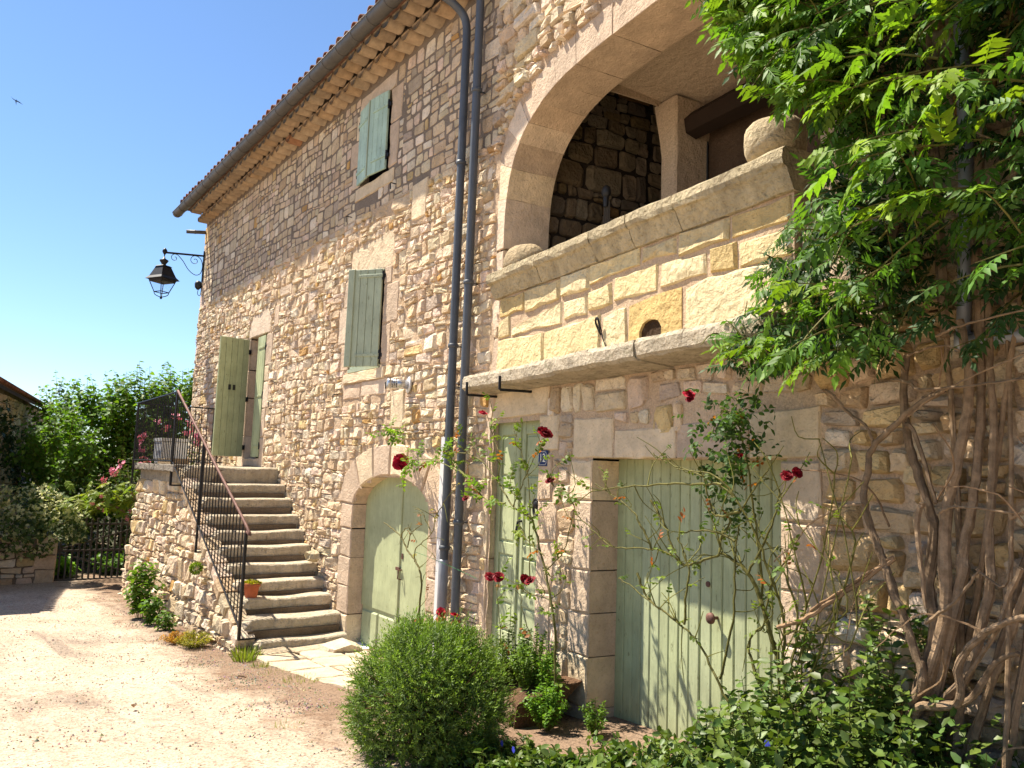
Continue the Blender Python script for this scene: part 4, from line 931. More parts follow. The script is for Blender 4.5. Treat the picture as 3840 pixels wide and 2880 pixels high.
for i, j in ((-1, -1), (1, -1), (1, 1), (-1, 1)): mb.tube([lv(i * .2, j * .2, 6.68), lv(i * .115, j * .115, 6.42)], .011, 6)
for k in range(4):
    c = ((-1, -1), (1, -1), (1, 1), (-1, 1)); a, b = c[k], c[(k + 1) % 4]; mb.tube([lv(a[0] * .115, a[1] * .115, 6.42), lv(b[0] * .115, b[1] * .115, 6.42)], .011, 6)
for i, j in ((-1, -1), (1, -1), (1, 1), (-1, 1)): mb.tube(smooth_path([lv(i * .115, j * .115, 6.42), lv(i * .1, j * .1, 6.36), lv(i * .05, j * .05, 6.32), lv(0, 0, 6.3)], 4), .01, 6)
mb.lathe((LC.x, LC.y, 6.25), [(.005, 0), (.028, .02), (.028, .05), (.01, .07)], 10); mb.build('cage', M['iron'], lm)
for k in range(4):
    c = ((-1, -1), (1, -1), (1, 1), (-1, 1)); a, b = c[k], c[(k + 1) % 4]; mb = MB()
    mb.add([lv(a[0] * .112, a[1] * .112, 6.43), lv(b[0] * .112, b[1] * .112, 6.43), lv(b[0] * .194, b[1] * .194, 6.67), lv(a[0] * .194, a[1] * .194, 6.67)], [(0, 1, 2, 3)]); mb.build('pane', M['glass'], lm)
mb = MB(); mb.box((.05, -.92, 6.7), lv(.14, 0, 0) - LC, lv(0, .08, 0) - LC, (0, 0, .02)); mb.build('lamp_reflector', M['cream'], lm)
jb = empty('junction_box', (-.02, -.08, 6.7), 'black rounded electric box under the lantern bracket', 'electric box')
mb = MB(); mb.lathe((.02, -.1, 6.62), [(.03, 0), (.075, .05), (.085, .14), (.06, .2), (.015, .22)], 12); mb.build('case', M['black'], jb, True)
mb = MB(); mb.tube(smooth_path([(.02, -.09, 6.64), (.02, -.1, 6.52), (.06, -.06, 6.47), (.08, -.04, 6.55), (.075, -.035, 6.85)]), .008, 5); mb.build('cable', M['black'], jb)

# ------------------------------------------------------------------ flue terminal
fl = empty('flue_terminal', (10.93, -.02, 3.54), 'small stainless flue pipe sticking out of the rubble wall', 'flue')
ax = (-.25, -1, .02)
mb = MB(); mb.lathe((10.93, -.03, 3.54), [(.06, 0), (.06, .16), (.058, .162)], 20, (1, 1, 1), ax); mb.build('pipe', M['steel'], fl, True)
axv = Vector(ax).normalized()
mb = MB()
for k in range(3): mb.lathe(Vector((10.93, -.03, 3.54)) + axv * (.17 + k * .022), [(.05, 0), (.05, .008), (.06, .009), (.06, .02)], 20, (1, 1, 1), ax)
mb.lathe(Vector((10.93, -.03, 3.54)) + axv * .236, [(.06, 0), (.06, .04), (.05, .046), (.0, .047)], 20, (1, 1, 1), ax); mb.build('cowl', M['steel'], fl, True)
mb = MB(); mb.lathe((10.93, -.0, 3.54), [(.07, 0), (.11, .03), (.105, .04), (.06, .045)], 22, (1, 1, 1), ax); mb.build('wall_collar', M['white'], fl, True)

# ------------------------------------------------------------------ rainwater pipes and conduits
def pipe(name, path, r, mat, label, collars, grp=None):
    e = empty(name, tuple(path[-1]), label, 'drain pipe', grp); mb = MB(); mb.tube(path, r, 14); mb.build('pipe', mat, e, True)
    for c in collars:
        c = Vector(c); m_ = MB(); m_.lathe(c, [(r + .001, -.025), (r + .012, -.02), (r + .012, .02), (r + .001, .025)], 14); m_.tube([c, c + Vector((0, .12, 0))], .01, 5); m_.build('clip', mat, e, True)
    return e
p1 = pipe('downpipe', smooth_path([(11.95, -.665, 8.4), (12.0, -.6, 8.25), (12.1, -.3, 8.08), (12.15, -.15, 7.9), (12.16, -.13, 7.6)], 4)[:-1] + [Vector((12.16, -.13, z)) for z in np.linspace(7.6, .35, 12)], .05, M['zinc'], 'dark grey downpipe curving from the end of the eaves gutter', [(12.16, -.13, 6.1), (12.16, -.13, 3.9), (12.16, -.13, 1.6)])
p2_ = pipe('downpipe', [Vector((12.44, -.13, z)) for z in np.linspace(9.3, .4, 14)], .05, M['zinc'], 'straight dark grey downpipe right beside the arched house corner', [(12.44, -.13, 6.9), (12.44, -.13, 4.6), (12.44, -.13, 1.9)])
mb = MB(); mb.lathe((12.16, -.13, .25), [(.058, 0), (.058, 1.2), (.05, 1.22)], 14); mb.build('shoe', M['zinc_light'], p1, True)
cdt = empty('cable_trunking', (12.02, -.04, .3), 'white plastic cable trunking beside the lower downpipe', 'cable trunking')
mb = MB(); mb.fbox(FA, 11.9, 11.985, .15, 2.85, .03, .08); mb.build('cover', M['white'], cdt); mb = MB(); mb.fbox(FA, 11.99, 12.03, .15, 2.82, .03, .065); mb.build('cover', M['white'], cdt)
cb = MB(); cb.tube(smooth_path([(11.95, -.06, 2.84), (11.96, -.05, 3.05), (12.0, -.055, 3.3), (12.06, -.06, 3.42)]), .014, 6); cb.tube(smooth_path([(11.93, -.05, 2.84), (11.93, -.05, 3.1), (11.96, -.055, 3.35), (12.02, -.06, 3.5), (12.3, -.05, 3.42)]), .007, 5); tag(cb.build('black_cable', M['black']), 'black cables looping from white trunking to the downpipe', 'cable')
rp = empty('drain_pipe', tuple(Bp(5.36, 3.2, .1)), 'pale grey drain pipe with sideways branch half hidden by creeper', 'drain pipe')
mb = MB(); mb.tube([Bp(5.39, 8.8, .09), Bp(5.38, 4.9, .1), Bp(5.39, 4.2, .1), Bp(5.36, 3.4, .1), Bp(5.345, 3.2, .1)], .035, 12); mb.build('pipe', M['zinc_light'], rp, True)
mb = MB(); mb.tube([Bp(5.33, 3.19, .105), Bp(5.5, 3.19, .12), Bp(6.5, 3.17, .13)], .035, 12); mb.lathe(Bp(5.35, 3.19, .1), [(.044, -.04), (.046, 0), (.044, .05)], 12); mb.build('branch', M['zinc_light'], rp, True)

# ------------------------------------------------------------------ things on the balcony
def boulder(mb, c, rx, ry, rz, tint, sq=2.2, cutz=-1.):
    n, m = 20, 12; vs_ = []; ph = R.uniform(0, 6)
    for i in range(m + 1):
        t = math.pi * i / m
        for k in range(n):
            a = 2 * math.pi * k / n; s_ = math.sin(t) ** (2 / sq); z = math.copysign(abs(math.cos(t)) ** (2 / sq), math.cos(t)); z = max(z, cutz)
            e = 1 + .03 * math.sin(3 * a + ph) * math.sin(2 * t) + jit(.006); vs_.append(Vector(c) + FB.U * rx * s_ * math.cos(a) * e + FB.N * ry * s_ * math.sin(a) * e + Vector((0, 0, rz * z * e)))
    mb.add(vs_, [(i * n + k, (i + 1) * n + k, (i + 1) * n + (k + 1) % n, i * n + (k + 1) % n) for i in range(m) for k in range(n)], tint)
mb = MB(); boulder(mb, Bp(.58, 4.6, -.03), .27, .23, .25, lin(206, 182, 144, .7), 2.3, -.05); tag(mb.build('stone_dome', M['coping'], None, True), 'flattened stone dome on the left end of balcony coping', 'stone ornament')
mb = MB(); boulder(mb, Bp(4.02, 4.74, .0), .215, .2, .16, lin(206, 186, 150, .8), 2.7); tag(mb.build('stone_ball', M['coping'], None, True), 'squat rounded stone ball on the right end of balcony coping', 'stone ornament')
mb = MB(); boulder(mb, Bp(3.02, 4.6, .0), .1, .07, .05, lin(224, 190, 130, .74), 2.2); boulder(mb, Bp(2.86, 4.585, .02), .07, .05, .03, lin(224, 196, 140, .74), 2.2); tag(mb.build('yellow_stone', M['rubble'], None, True), 'small yellowish stone lying on the middle of balcony coping', 'stone')
pr = empty('rod_bundle', tuple(Bp(.9, 3.5, -1.1)), 'bundle of slim pale rods with dark tuft in the loggia shade', 'rods')
for k, (du, dz) in enumerate(((-.03, 0), (0, .03), (.025, -.02), (.04, .01))):
    mb = MB(); mb.tube([Bp(.8 + du * 1.6, 3.42, -.85 - .03 * k), Bp(.82 + du * .5, 5.42 + dz, -.87 - .01 * k)], .011, 6); mb.build('rod', M['grey_wood'], pr)
mb = MB(); boulder(mb, Bp(.82, 5.53, -.87), .06, .05, .075, (1, 1, 1), 2); mb.lathe(Bp(.82, 5.36, -.87), [(.025, 0), (.032, .05), (.03, .12)], 10); mb.build('tuft', M['black'], pr)
# house number plate
np_ = empty('house_number', tuple(Bp(1.16, 2.61, .02)), 'blue enamel house number plate 12 beside the green door', 'sign')
mb = MB(); mb.bbox(FB, 1.055, 1.225, 2.535, 2.685, .014, .026, .004); mb.build('plate', M['blue'], np_)
mb = MB(); z0, z1, a, b, c = 2.548, 2.672, 1.068, 1.212, .02; loop = [(a + c, z0), (b - c, z0), (b, z0 + c), (b, z1 - c), (b - c, z1), (a + c, z1), (a, z1 - c), (a, z0 + c)]
for k in range(8): p, q = loop[k], loop[(k + 1) % 8]; mb.tube([Bp(p[0], p[1], .0265), Bp(q[0], q[1], .0265)], .0022, 4)
mb.build('border', M['cream'], np_)
cu = bpy.data.curves.new('digits', 'FONT'); cu.body = '12'; cu.size = .115; cu.align_x = 'CENTER'; cu.align_y = 'CENTER'; cu.extrude = .001
tmp = bpy.data.objects.new('tmp', cu); col.objects.link(tmp); bpy.context.view_layer.update()
me = bpy.data.meshes.new_from_object(tmp.evaluated_get(bpy.context.evaluated_depsgraph_get())); bpy.data.objects.remove(tmp); me.materials.clear(); me.materials.append(M['cream'])
Mx = Matrix.Translation(Bp(1.14, 2.61, .0275)) @ Matrix((FB.U, FB.V, FB.N)).transposed().to_4x4(); me.transform(Mx); link(bpy.data.objects.new('digits', me), np_)

# ------------------------------------------------------------------ pots
pt = empty('flower_pot', (8.92, -1.16, .637), 'terracotta pot of yellow-green succulents on a stair tread', 'flower pot')
PC = (8.78, -1.17, .632)
mb = MB(); mb.lathe(PC, [(.075, 0), (.08, .01), (.105, .15), (.12, .152), (.124, .2), (.112, .202), (.1, .17), (.0, .165)], 22); mb.build('pot', M['terra'], pt, True)
pl = empty('white_planter', (3.5, -1.3, 2.42), 'pale ribbed square planter on the landing behind the railing', 'planter')
mb = MB(); FT = Frame((3.2, -1.42, 2.5), (1, 0, 0), (0, 0, 1))
for k in range(14): mb.bbox(FT, k * .045, k * .045 + .041, 0, .34, -.01, .012, .006)
mb.fbox(FT, 0, .63, -.07, .33, -.45, -.012); mb.fbox(FT, -.02, .65, .34, .4, -.47, .03); mb.build('box', M['white'], pl)

# ------------------------------------------------------------------ garden gate, low wall, barn
gt_ = empty('garden_gate', (.35, -1.8, -.18), 'weathered picket garden gate with diagonal braces beside the stairs', 'gate')
FGt = Frame((.35, -2.62, -.19), (0, 1, 0), (0, 0, 1))
pk = MB(); pk.bbox(Frame((0, 0, 0), (0, 1, 0), (0, 0, 1)), -.019, .019, 0, 1.34, -.012, .012, .004); pkm = pk.mesh('picket', M['grey_wood'])
for k in range(20): inst('picket', pkm, gt_, FGt.p(.08 + k * .115, .03 + jit(.01), jit(.004)), Euler((jit(.012), jit(.012), 0)), (1, 1, 1 + jit(.02)))
for nm, z in (('rail', 1.24), ('rail', .68), ('rail', .06)):
    mb = MB(); mb.bbox(FGt, .0, 2.4, z - .022, z + .022, .013, .035, .004); mb.build(nm, M['grey_wood'], gt_)
for a, b in (((0, .7), (1.75, 1.22)), ((0, .66), (1.7, .1))):
    mb = MB(); mb.tube([FGt.p(a[0], a[1], .045), FGt.p(b[0], b[1], .045)], .02, 4); mb.build('brace', M['grey_wood'], gt_)
mb = MB(); mb.box(FGt.p(1.86, .68, -.02), (0, .035, 0), (.03, 0, 0), (0, 0, .72)); mb.build('post', M['grey_wood'], gt_)
lw = empty('garden_wall', (.5, -3.4, -.15), 'low rubble garden wall carrying variegated ivy beside the gate', 'wall')
FLW = Frame((.52, -5.2, -.2), (0, 1, 0), (0, 0, 1))
lwm = sheet(FLW, 0, 2.55, 0, 1.02, lambda u, v: False, .08).build('wall', M['mortar_dim'], lw, True)
mb = MB(); mb.fbox(FLW, 0, 2.55, 0, 1.02, -.4, -.01); mb.build('core', M['mortar_dim'], lw)
for z0, z1 in ((.0, .32), (.33, .62), (.63, 1.0)):
    mb = MB(); block(mb, FLW, rectq(2.2 + jit(.05), 2.57, z0, z1), -.4, .02, tintpick(.8), .02, .01); mb.build('quoin', M['rubble'], lwm)
lay(FLW, rubble(0, 2.2, 0, 1.0, lambda v: [], (.08, .16), (1.2, 3), (1, 2), .01), lambda u, v: (R.uniform(.01, .035), False), M['rubble'], lwm, 120, lambda u, v: tintpick(.8))
bn = empty('stone_barn', (-3, -3.8, -.2), 'shaded stone barn with tiled eave at the left edge', 'barn')
FBN = Frame((-14.5, -1.57, -.4), (9.5, -1.83, 0), (0, 0, 1)); FBN.N = -FBN.N          # faces the lane
FBN = Frame((2.2, -4.78, -.4), (-9.5, 1.83, 0), (0, 0, 1))
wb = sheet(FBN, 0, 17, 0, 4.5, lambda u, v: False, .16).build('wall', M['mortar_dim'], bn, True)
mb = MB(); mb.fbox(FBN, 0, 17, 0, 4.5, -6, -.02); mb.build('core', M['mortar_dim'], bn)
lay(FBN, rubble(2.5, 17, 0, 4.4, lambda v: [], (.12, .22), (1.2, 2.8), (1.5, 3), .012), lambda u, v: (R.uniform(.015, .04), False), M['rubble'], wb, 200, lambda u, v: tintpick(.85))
rf = MB(); a, b = FBN.p(-.2, 4.48, .28), FBN.p(17.2, 4.48, .28); c, d = FBN.p(17.2, 6.0, -3.4), FBN.p(-.2, 6.0, -3.4)
rf.add([a, b, c, d, a - Vector((0, 0, .03)), b - Vector((0, 0, .03)), c - Vector((0, 0, .03)), d - Vector((0, 0, .03))], [(0, 1, 2, 3), (7, 6, 5, 4), (0, 4, 5, 1), (1, 5, 6, 2), (2, 6, 7, 3), (3, 7, 4, 0)]); rfo = rf.build('roof', M['rooftile'], bn)
ang = math.atan2(FBN.U.y, FBN.U.x)
for k in range(85):
    p = FBN.p(.1 + k * .2, 4.425 + .43 * math.tan(.39), .42 - .43); inst('roof_tile', R.choice(tl), rfo, p, (Matrix.Rotation(math.atan2(-FBN.N.x, FBN.N.y) + math.pi, 3, 'Z') @ Matrix.Rotation(.39, 3, 'X')), (.85, 1, .85))
gs = sheet(Frame((-40, -30, -.135), (1, 0, 0), (0, 1, 0)), 0, 40.1, 0, 60, lambda u, v: False, 2.).build('garden_soil', m_mortar('garden_earth', (.05, .06, .025), (.09, .075, .045))); tag(gs, kind='structure')
# swift in the sky
bd = CAM + Vector((-1.145, .04, .439)) * 40
mb = MB(); s_ = .22
V_ = lambda a, b, c=0: bd + rt * a * s_ + u2 * b * s_ + fw * c * s_
mb.add([V_(.05, .5), V_(.2, .1, -.1), V_(.02, -.9), V_(-.12, .1, -.1), V_(.02, .1, .12)], [(0, 1, 4), (1, 2, 4), (2, 3, 4), (3, 0, 4), (0, 3, 1), (1, 3, 2)])
mb.add([V_(.15, .25), V_(.7, -.1, .3), V_(1.25, -.62, .6), V_(.6, -.25, .25), V_(.12, -.05)], [(0, 1, 3, 4), (1, 2, 3)]); mb.add([V_(-.1, .25), V_(-.35, .45, -.6), V_(-.5, .75, -1.1), V_(-.35, .3, -.6), V_(-.1, .05)], [(0, 4, 3, 1), (1, 3, 2)])
tag(mb.build('bird', M['black']), 'tiny dark bird flying in the blue sky', 'bird')

# ------------------------------------------------------------------ plants: leaf templates
def T(v, f): return np.array(v, dtype=np.float64), np.array(f, dtype=np.int64)
def t_ovate(w=.3, fold=.07, k=1.):
    return T([(0, 0, 0), (.3, w, fold), (.72, w * .72, fold * .6), (1, 0, -.06), (.72, -w * .72, fold * .6), (.3, -w, fold), (.5, 0, 0)],
             [(0, 6, 1), (1, 6, 2), (2, 6, 3), (0, 5, 6), (5, 4, 6), (4, 3, 6)])
def t_heart():
    return T([(.05, 0, 0), (-.1, .2, .02), (.12, .42, .07), (.5, .36, .05), (.8, .16, 0), (1, 0, -.1), (.8, -.16, 0), (.5, -.36, .05), (.12, -.42, .07), (-.1, -.2, .02), (.45, 0, -.02)],
             [(0, 10, 1), (1, 10, 2), (2, 10, 3), (3, 10, 4), (4, 10, 5), (0, 9, 10), (9, 8, 10), (8, 7, 10), (7, 6, 10), (6, 5, 10)])
def t_ivy():
    return T([(.05, 0, 0), (-.15, .3, .02), (.2, .25, .03), (.35, .5, .0), (.5, .2, .03), (1, 0, -.05), (.5, -.2, .03), (.35, -.5, 0), (.2, -.25, .03), (-.15, -.3, .02), (.35, 0, -.03)],
             [(0, 10, 1), (1, 10, 2), (2, 10, 3), (3, 10, 4), (4, 10, 5), (0, 9, 10), (9, 8, 10), (8, 7, 10), (7, 6, 10), (6, 5, 10)])
def t_needle(w=.07): return T([(0, -w, 0), (0, w, 0), (.6, w, .02), (1, 0, 0), (.6, -w, .02)], [(0, 4, 2), (0, 2, 1), (4, 3, 2)])
def t_lance(w=.1): return T([(0, 0, 0), (.35, w, .03), (1, 0, -.08), (.35, -w, .03), (.4, 0, -.01)], [(0, 4, 1), (1, 4, 2), (0, 3, 4), (3, 2, 4)])
def t_serr():                                          # toothed leaflet
    s = [(0, 0), (.16, .17), (.36, .25), (.42, .18), (.6, .2), (.66, .12), (1, 0)]
    v = [(x, 0, 0) for x, y in s]; v += [(x, y, y * .3) for x, y in s[1:-1]]; v += [(x, -y, y * .3) for x, y in s[1:-1]]; n = len(s); f = []
    for sg, b in ((1, n - 1), (-1, 2 * n - 3)):
        for i in range(n - 1):
            a0, a1 = i, i + 1; e0 = b + i if 0 < i < n - 1 else None; e1 = b + i + 1 if i + 1 < n - 1 else None
            if e0 is None: q = [(a0, a1, e1)]
            elif e1 is None: q = [(a0, a1, e0)]
            else: q = [(a0, a1, e1), (a0, e1, e0)]
            f += q if sg > 0 else [t[::-1] for t in q]
    return T(v, f)
def compose(parts):                                   # parts: (template, pos, dir, nrm, size)
    V = []; F = []; b = 0
    for (v, f), p, d, n, s in parts:
        d = np.array(d, float); d /= np.linalg.norm(d); n = np.array(n, float); y = np.cross(n, d); y /= np.linalg.norm(y); n = np.cross(d, y)
        V.append(np.array(p) + s * (v[:, :1] * d + v[:, 1:2] * y + v[:, 2:] * n)); F.append(f + b); b += len(v)
    return np.concatenate(V), np.concatenate(F)
def t_pinnate(pairs=4, lf=None, l0=.36, droop=.25, stalk=.012, k=0, ang=.95):
    lf = lf or t_serr(); P = []; N0 = (0, 0, 1); rr = random.Random(k)
    for i in range(pairs):
        x = .14 + .72 * i / pairs; z = -droop * x * x; s = l0 * (.85 + .3 * math.sin(math.pi * (i + .6) / pairs))
        for sg in (1, -1): P.append((lf, (x, 0, z), (math.cos(ang), sg * math.sin(ang), -.25 - rr.random() * .5), (rr.uniform(-.3, .3), rr.uniform(-.3, .3), 1), s))
    P.append((lf, (.86, 0, -droop * .74), (1, 0, -.6), N0, l0 * 1.1))
    v, f = compose(P)
    rv = []; rf = []; m = 4
    for i in range(m + 1):
        x = .9 * i / m; rv += [(x, -stalk, -droop * x * x), (x, stalk, -droop * x * x)]
    for i in range(m): rf += [(2 * i, 2 * i + 2, 2 * i + 3), (2 * i, 2 * i + 3, 2 * i + 1)]
    return np.concatenate([v, np.array(rv)]), np.concatenate([f, np.array(rf) + len(v)])
def unit(a): return a / np.maximum(np.linalg.norm(a, axis=-1, keepdims=True), 1e-9)
def leafmesh(name, tpls, pos, d, n, size, tint, mat, parent=None, kind='stuff'):
    """all leaves of one plant part as a single mesh"""
    pos, d, n, size, tint = [np.asarray(a, float) for a in (pos, d, n, size, tint)]
    N_ = len(pos); d = unit(d); y = unit(np.cross(n, d)); n = np.cross(d, y); which = NR.integers(0, len(tpls), N_)
    VV = []; FF = []; TT = []; b = 0
    for t, (v, f) in enumerate(tpls):
        I = np.nonzero(which == t)[0]
        if not len(I): continue
        w_ = pos[I][:, None] + size[I][:, None, None] * (v[None, :, :1] * d[I][:, None] + v[None, :, 1:2] * y[I][:, None] + v[None, :, 2:] * n[I][:, None])
        VV.append(w_.reshape(-1, 3)); FF.append((f[None] + (np.arange(len(I)) * len(v))[:, None, None]).reshape(-1, 3) + b); TT.append(np.repeat(tint[I], len(v), 0)); b += len(I) * len(v)
    V = np.concatenate(VV); F = np.concatenate(FF); C = np.concatenate(TT)
    me = bpy.data.meshes.new(name); me.vertices.add(len(V)); me.vertices.foreach_set('co', V.astype(np.float32).ravel())
    me.loops.add(len(F) * 3); me.loops.foreach_set('vertex_index', F.astype(np.int32).ravel())
    me.polygons.add(len(F)); me.polygons.foreach_set('loop_start', np.arange(0, len(F) * 3, 3, dtype=np.int32))
    at_ = me.attributes.new('tint', 'FLOAT_COLOR', 'POINT'); at_.data.foreach_set('color', np.concatenate([C, np.ones((len(C), 1))], 1).astype(np.float32).ravel())
    me.materials.append(mat); me.update(calc_edges=True); me.validate()
    o = link(bpy.data.objects.new(name, me), parent)
    if kind and parent is not None: o['kind'] = kind
    return o
class LB:                                             # leaf buffer
    def __init__(s): s.p, s.d, s.n, s.s, s.t = [], [], [], [], []
    def add(s, p, d, n, sz, t): s.p.append(tuple(p)); s.d.append(tuple(d)); s.n.append(tuple(n)); s.s.append(sz); s.t.append(t)
    def build(s, name, tpls, mat, parent, kind='stuff'): return leafmesh(name, tpls, s.p, s.d, s.n, s.s, s.t, mat, parent, kind) if s.p else None
def rv(a=1.): return Vector((R.gauss(0, a), R.gauss(0, a), R.gauss(0, a)))
def gcol(c, v=.25, yel=.0):
    k = R.uniform(1 - v, 1 + v); y = R.random() * yel; return (c[0] * k * (1 + y), c[1] * k * (1 + y * .35), c[2] * k)
def stem_bush(name, parent, stems, tpls, mat, size, step, col_, v=.25, yel=.3, r=.004, start=.3, droop=.3, stem_tint=(.5, .6, .3), upn=.7, pair=True, leafname='leaves'):
    """stems: list of paths; leaves in pairs along each of them"""
    mb = MB(); lb = LB()
    for path in stems:
        P = smooth_path(path, 5); mb.tube(P, [r * (1 - .6 * i / len(P)) for i in range(len(P))], 4, stem_tint, False); L = 0; nx = 0
        tot = sum((P[i + 1] - P[i]).length for i in range(len(P) - 1)); ph = R.uniform(0, 6)
        for i in range(len(P) - 1):
            seg = P[i + 1] - P[i]; t = seg.normalized() if seg.length else Vector((0, 0, 1))
            while nx < L + seg.length:
                if nx > tot * start:
                    q = P[i] + seg * ((nx - L) / seg.length); a = t.orthogonal().normalized(); ph += 1.9
                    for sg in ((0, math.pi) if pair else (0,)):
                        sd_ = a * math.cos(ph + sg) + t.cross(a) * math.sin(ph + sg); dd = (sd_ + t * R.uniform(.1, .7) - Vector((0, 0, droop)) * R.uniform(.3, 1.3)).normalized()
                        lb.add(q, dd, Vector((0, 0, upn)) + rv(.45) + SUN * .25, size * R.uniform(.7, 1.2), gcol(col_, v, yel))
                nx += step * R.uniform(.75, 1.3)
            L += seg.length
    if parent is not None: so_ = mb.build('stems', M['cane'], parent); so_['kind'] = 'stuff'
    return lb.build(leafname, tpls, mat, parent)
def fan(c, n, rx, ry, h, hv=.25, lean=0.5, base=.25):
    out = []
    for k in range(n):
        a = R.uniform(0, 2 * math.pi); q = math.sqrt(R.random()); hh = h * (1 - .45 * q * q) * R.uniform(1 - hv, 1 + hv * .4)
        b0 = Vector((c[0] + rx * base * q * math.cos(a), c[1] + ry * base * q * math.sin(a), c[2])); tp = Vector((c[0] + rx * q * math.cos(a), c[1] + ry * q * math.sin(a), c[2] + hh))
        out.append([b0, b0.lerp(tp, .5) + Vector((0, 0, hh * .12)) + rv(.02), tp])
    return out
OV, OVN, HE, IV, NE, LA, SE = t_ovate(), t_ovate(.2), t_heart(), t_ivy(), t_needle(), t_lance(), t_serr()
PINV = [t_pinnate(4, SE, .36, .2, .01, 1), t_pinnate(4, SE, .34, .4, .01, 2), t_pinnate(5, SE, .3, .3, .01, 3)]
PINS = [t_pinnate(4, t_lance(.19), .36, .2, .008, 1), t_pinnate(4, t_lance(.2), .34, .4, .008, 2), t_pinnate(5, t_lance(.19), .3, .3, .008, 3)]
PINR = [t_pinnate(2, OV, .42, .1, .015, 4, 1.05), t_pinnate(2, t_ovate(.36), .4, .25, .015, 5, 1.1)]
VINE = [
 [(5.15, 1.1, 0.35), (5.18, 1.29, 0.35), (5.19, 1.41, 0.34), (5.25, 1.54, 0.34), (5.2, 1.69, 0.33), (5.11, 1.9, 0.33), (5.03, 2.08, 0.32), (4.96, 2.24, 0.32), (4.92, 2.41, 0.32), (4.95, 2.54, 0.31), (4.97, 2.65, 0.31), (5.2, 2.85, 0.3), (5.37, 2.93, 0.3)],
 [(5.1, 1.08, 0.3), (5.13, 1.29, 0.28), (5.16, 1.41, 0.27), (5.26, 1.75, 0.25), (5.22, 1.98, 0.23), (5.25, 2.24, 0.22), (5.17, 2.47, 0.2), (5.09, 2.7, 0.18), (5.06, 2.95, 0.17), (5.07, 3.15, 0.15)],
 [(5.13, 1.09, 0.32), (5.17, 1.31, 0.3), (5.2, 1.4, 0.29), (5.32, 1.82, 0.27), (5.33, 2.11, 0.26), (5.33, 2.34, 0.24), (5.38, 2.57, 0.23), (5.43, 2.87, 0.21), (5.43, 3.04, 0.2), (5.38, 3.29, 0.18)],
 [(5.13, 1.09, 0.3), (5.17, 1.29, 0.28), (5.24, 1.41, 0.26), (5.38, 2.0, 0.23), (5.39, 2.17, 0.21), (5.43, 2.4, 0.19), (5.45, 2.69, 0.16), (5.46, 3.04, 0.14), (5.43, 3.35, 0.12)],
 [(5.16, 1.1, 0.32), (5.2, 1.3, 0.3), (5.27, 1.4, 0.28), (5.43, 1.62, 0.26), (5.53, 2.02, 0.24), (5.52, 2.24, 0.23), (5.53, 2.46, 0.21), (5.54, 2.8, 0.19), (5.52, 3.04, 0.17), (5.51, 3.4, 0.15)],
 [(5.21, 1.35, 0.35), (5.25, 1.42, 0.36), (5.44, 1.48, 0.37), (5.46, 1.66, 0.38), (5.57, 1.81, 0.38), (5.68, 1.88, 0.39), (5.78, 1.93, 0.4)],
 [(5.26, 1.43, 0.3), (5.45, 1.49, 0.3), (5.57, 1.68, 0.3), (5.68, 1.75, 0.3)],
 [(5.33, 2.34, 0.3), (5.43, 2.37, 0.3), (5.72, 2.35, 0.3)],
 [(5.28, 1.81, 0.35), (5.46, 1.95, 0.38), (5.58, 2.1, 0.4)],
 [(4.94, 2.36, 0.35), (4.8, 2.33, 0.36), (4.63, 2.24, 0.38), (4.53, 2.13, 0.39), (4.38, 2.0, 0.4)],
 [(5.12, 3.0, 0.35), (5.23, 2.97, 0.36), (5.3, 2.93, 0.38), (5.55, 2.93, 0.39), (5.8, 2.94, 0.4)],
 [(4.74, 2.97, 0.4), (4.79, 2.93, 0.38), (4.86, 2.84, 0.35), (4.96, 2.76, 0.33), (4.97, 2.65, 0.3)],
 [(5.17, 2.81, 0.3), (5.33, 2.9, 0.33), (5.54, 2.97, 0.37), (5.8, 3.05, 0.4)],
 [(5.67, 2.25, 0.3), (5.63, 2.03, 0.3), (5.5, 2.09, 0.3)],
 [(5.24, 2.38, 0.3), (5.21, 2.27, 0.3), (5.23, 2.04, 0.3), (5.25, 1.87, 0.3)],
 [(5.73, 2.12, 0.35), (5.67, 1.99, 0.35), (5.61, 1.82, 0.35), (5.43, 1.54, 0.35)],
 [(5.11, 2.92, 0.25), (5.12, 2.78, 0.25), (5.17, 2.73, 0.25), (5.28, 2.38, 0.25)],
]
VINEUP = [
 [(4.99, 3.32, 0.2), (5.01, 3.65, 0.2), (5.06, 3.9, 0.2), (5.11, 4.22, 0.2), (5.16, 4.68, 0.2), (5.23, 5.06, 0.2)],
 [(5.32, 3.21, 0.2), (5.3, 3.71, 0.2), (5.29, 4.1, 0.2), (5.26, 4.51, 0.2), (5.27, 4.91, 0.2)],
 [(5.47, 3.19, 0.15), (5.46, 3.68, 0.15), (5.5, 4.17, 0.15), (5.52, 4.8, 0.15)],
 [(5.24, 3.1, 0.4), (5.32, 3.12, 0.4), (5.44, 3.13, 0.4), (5.55, 3.08, 0.4)],
 [(5.43, 3.17, 0.45), (5.59, 3.21, 0.45), (5.84, 3.23, 0.45)],
 [(4.8, 3.64, 0.5), (4.99, 3.68, 0.5)],
 [(5.59, 4.14, 0.5), (5.68, 4.08, 0.5), (5.77, 4.0, 0.5)],
]
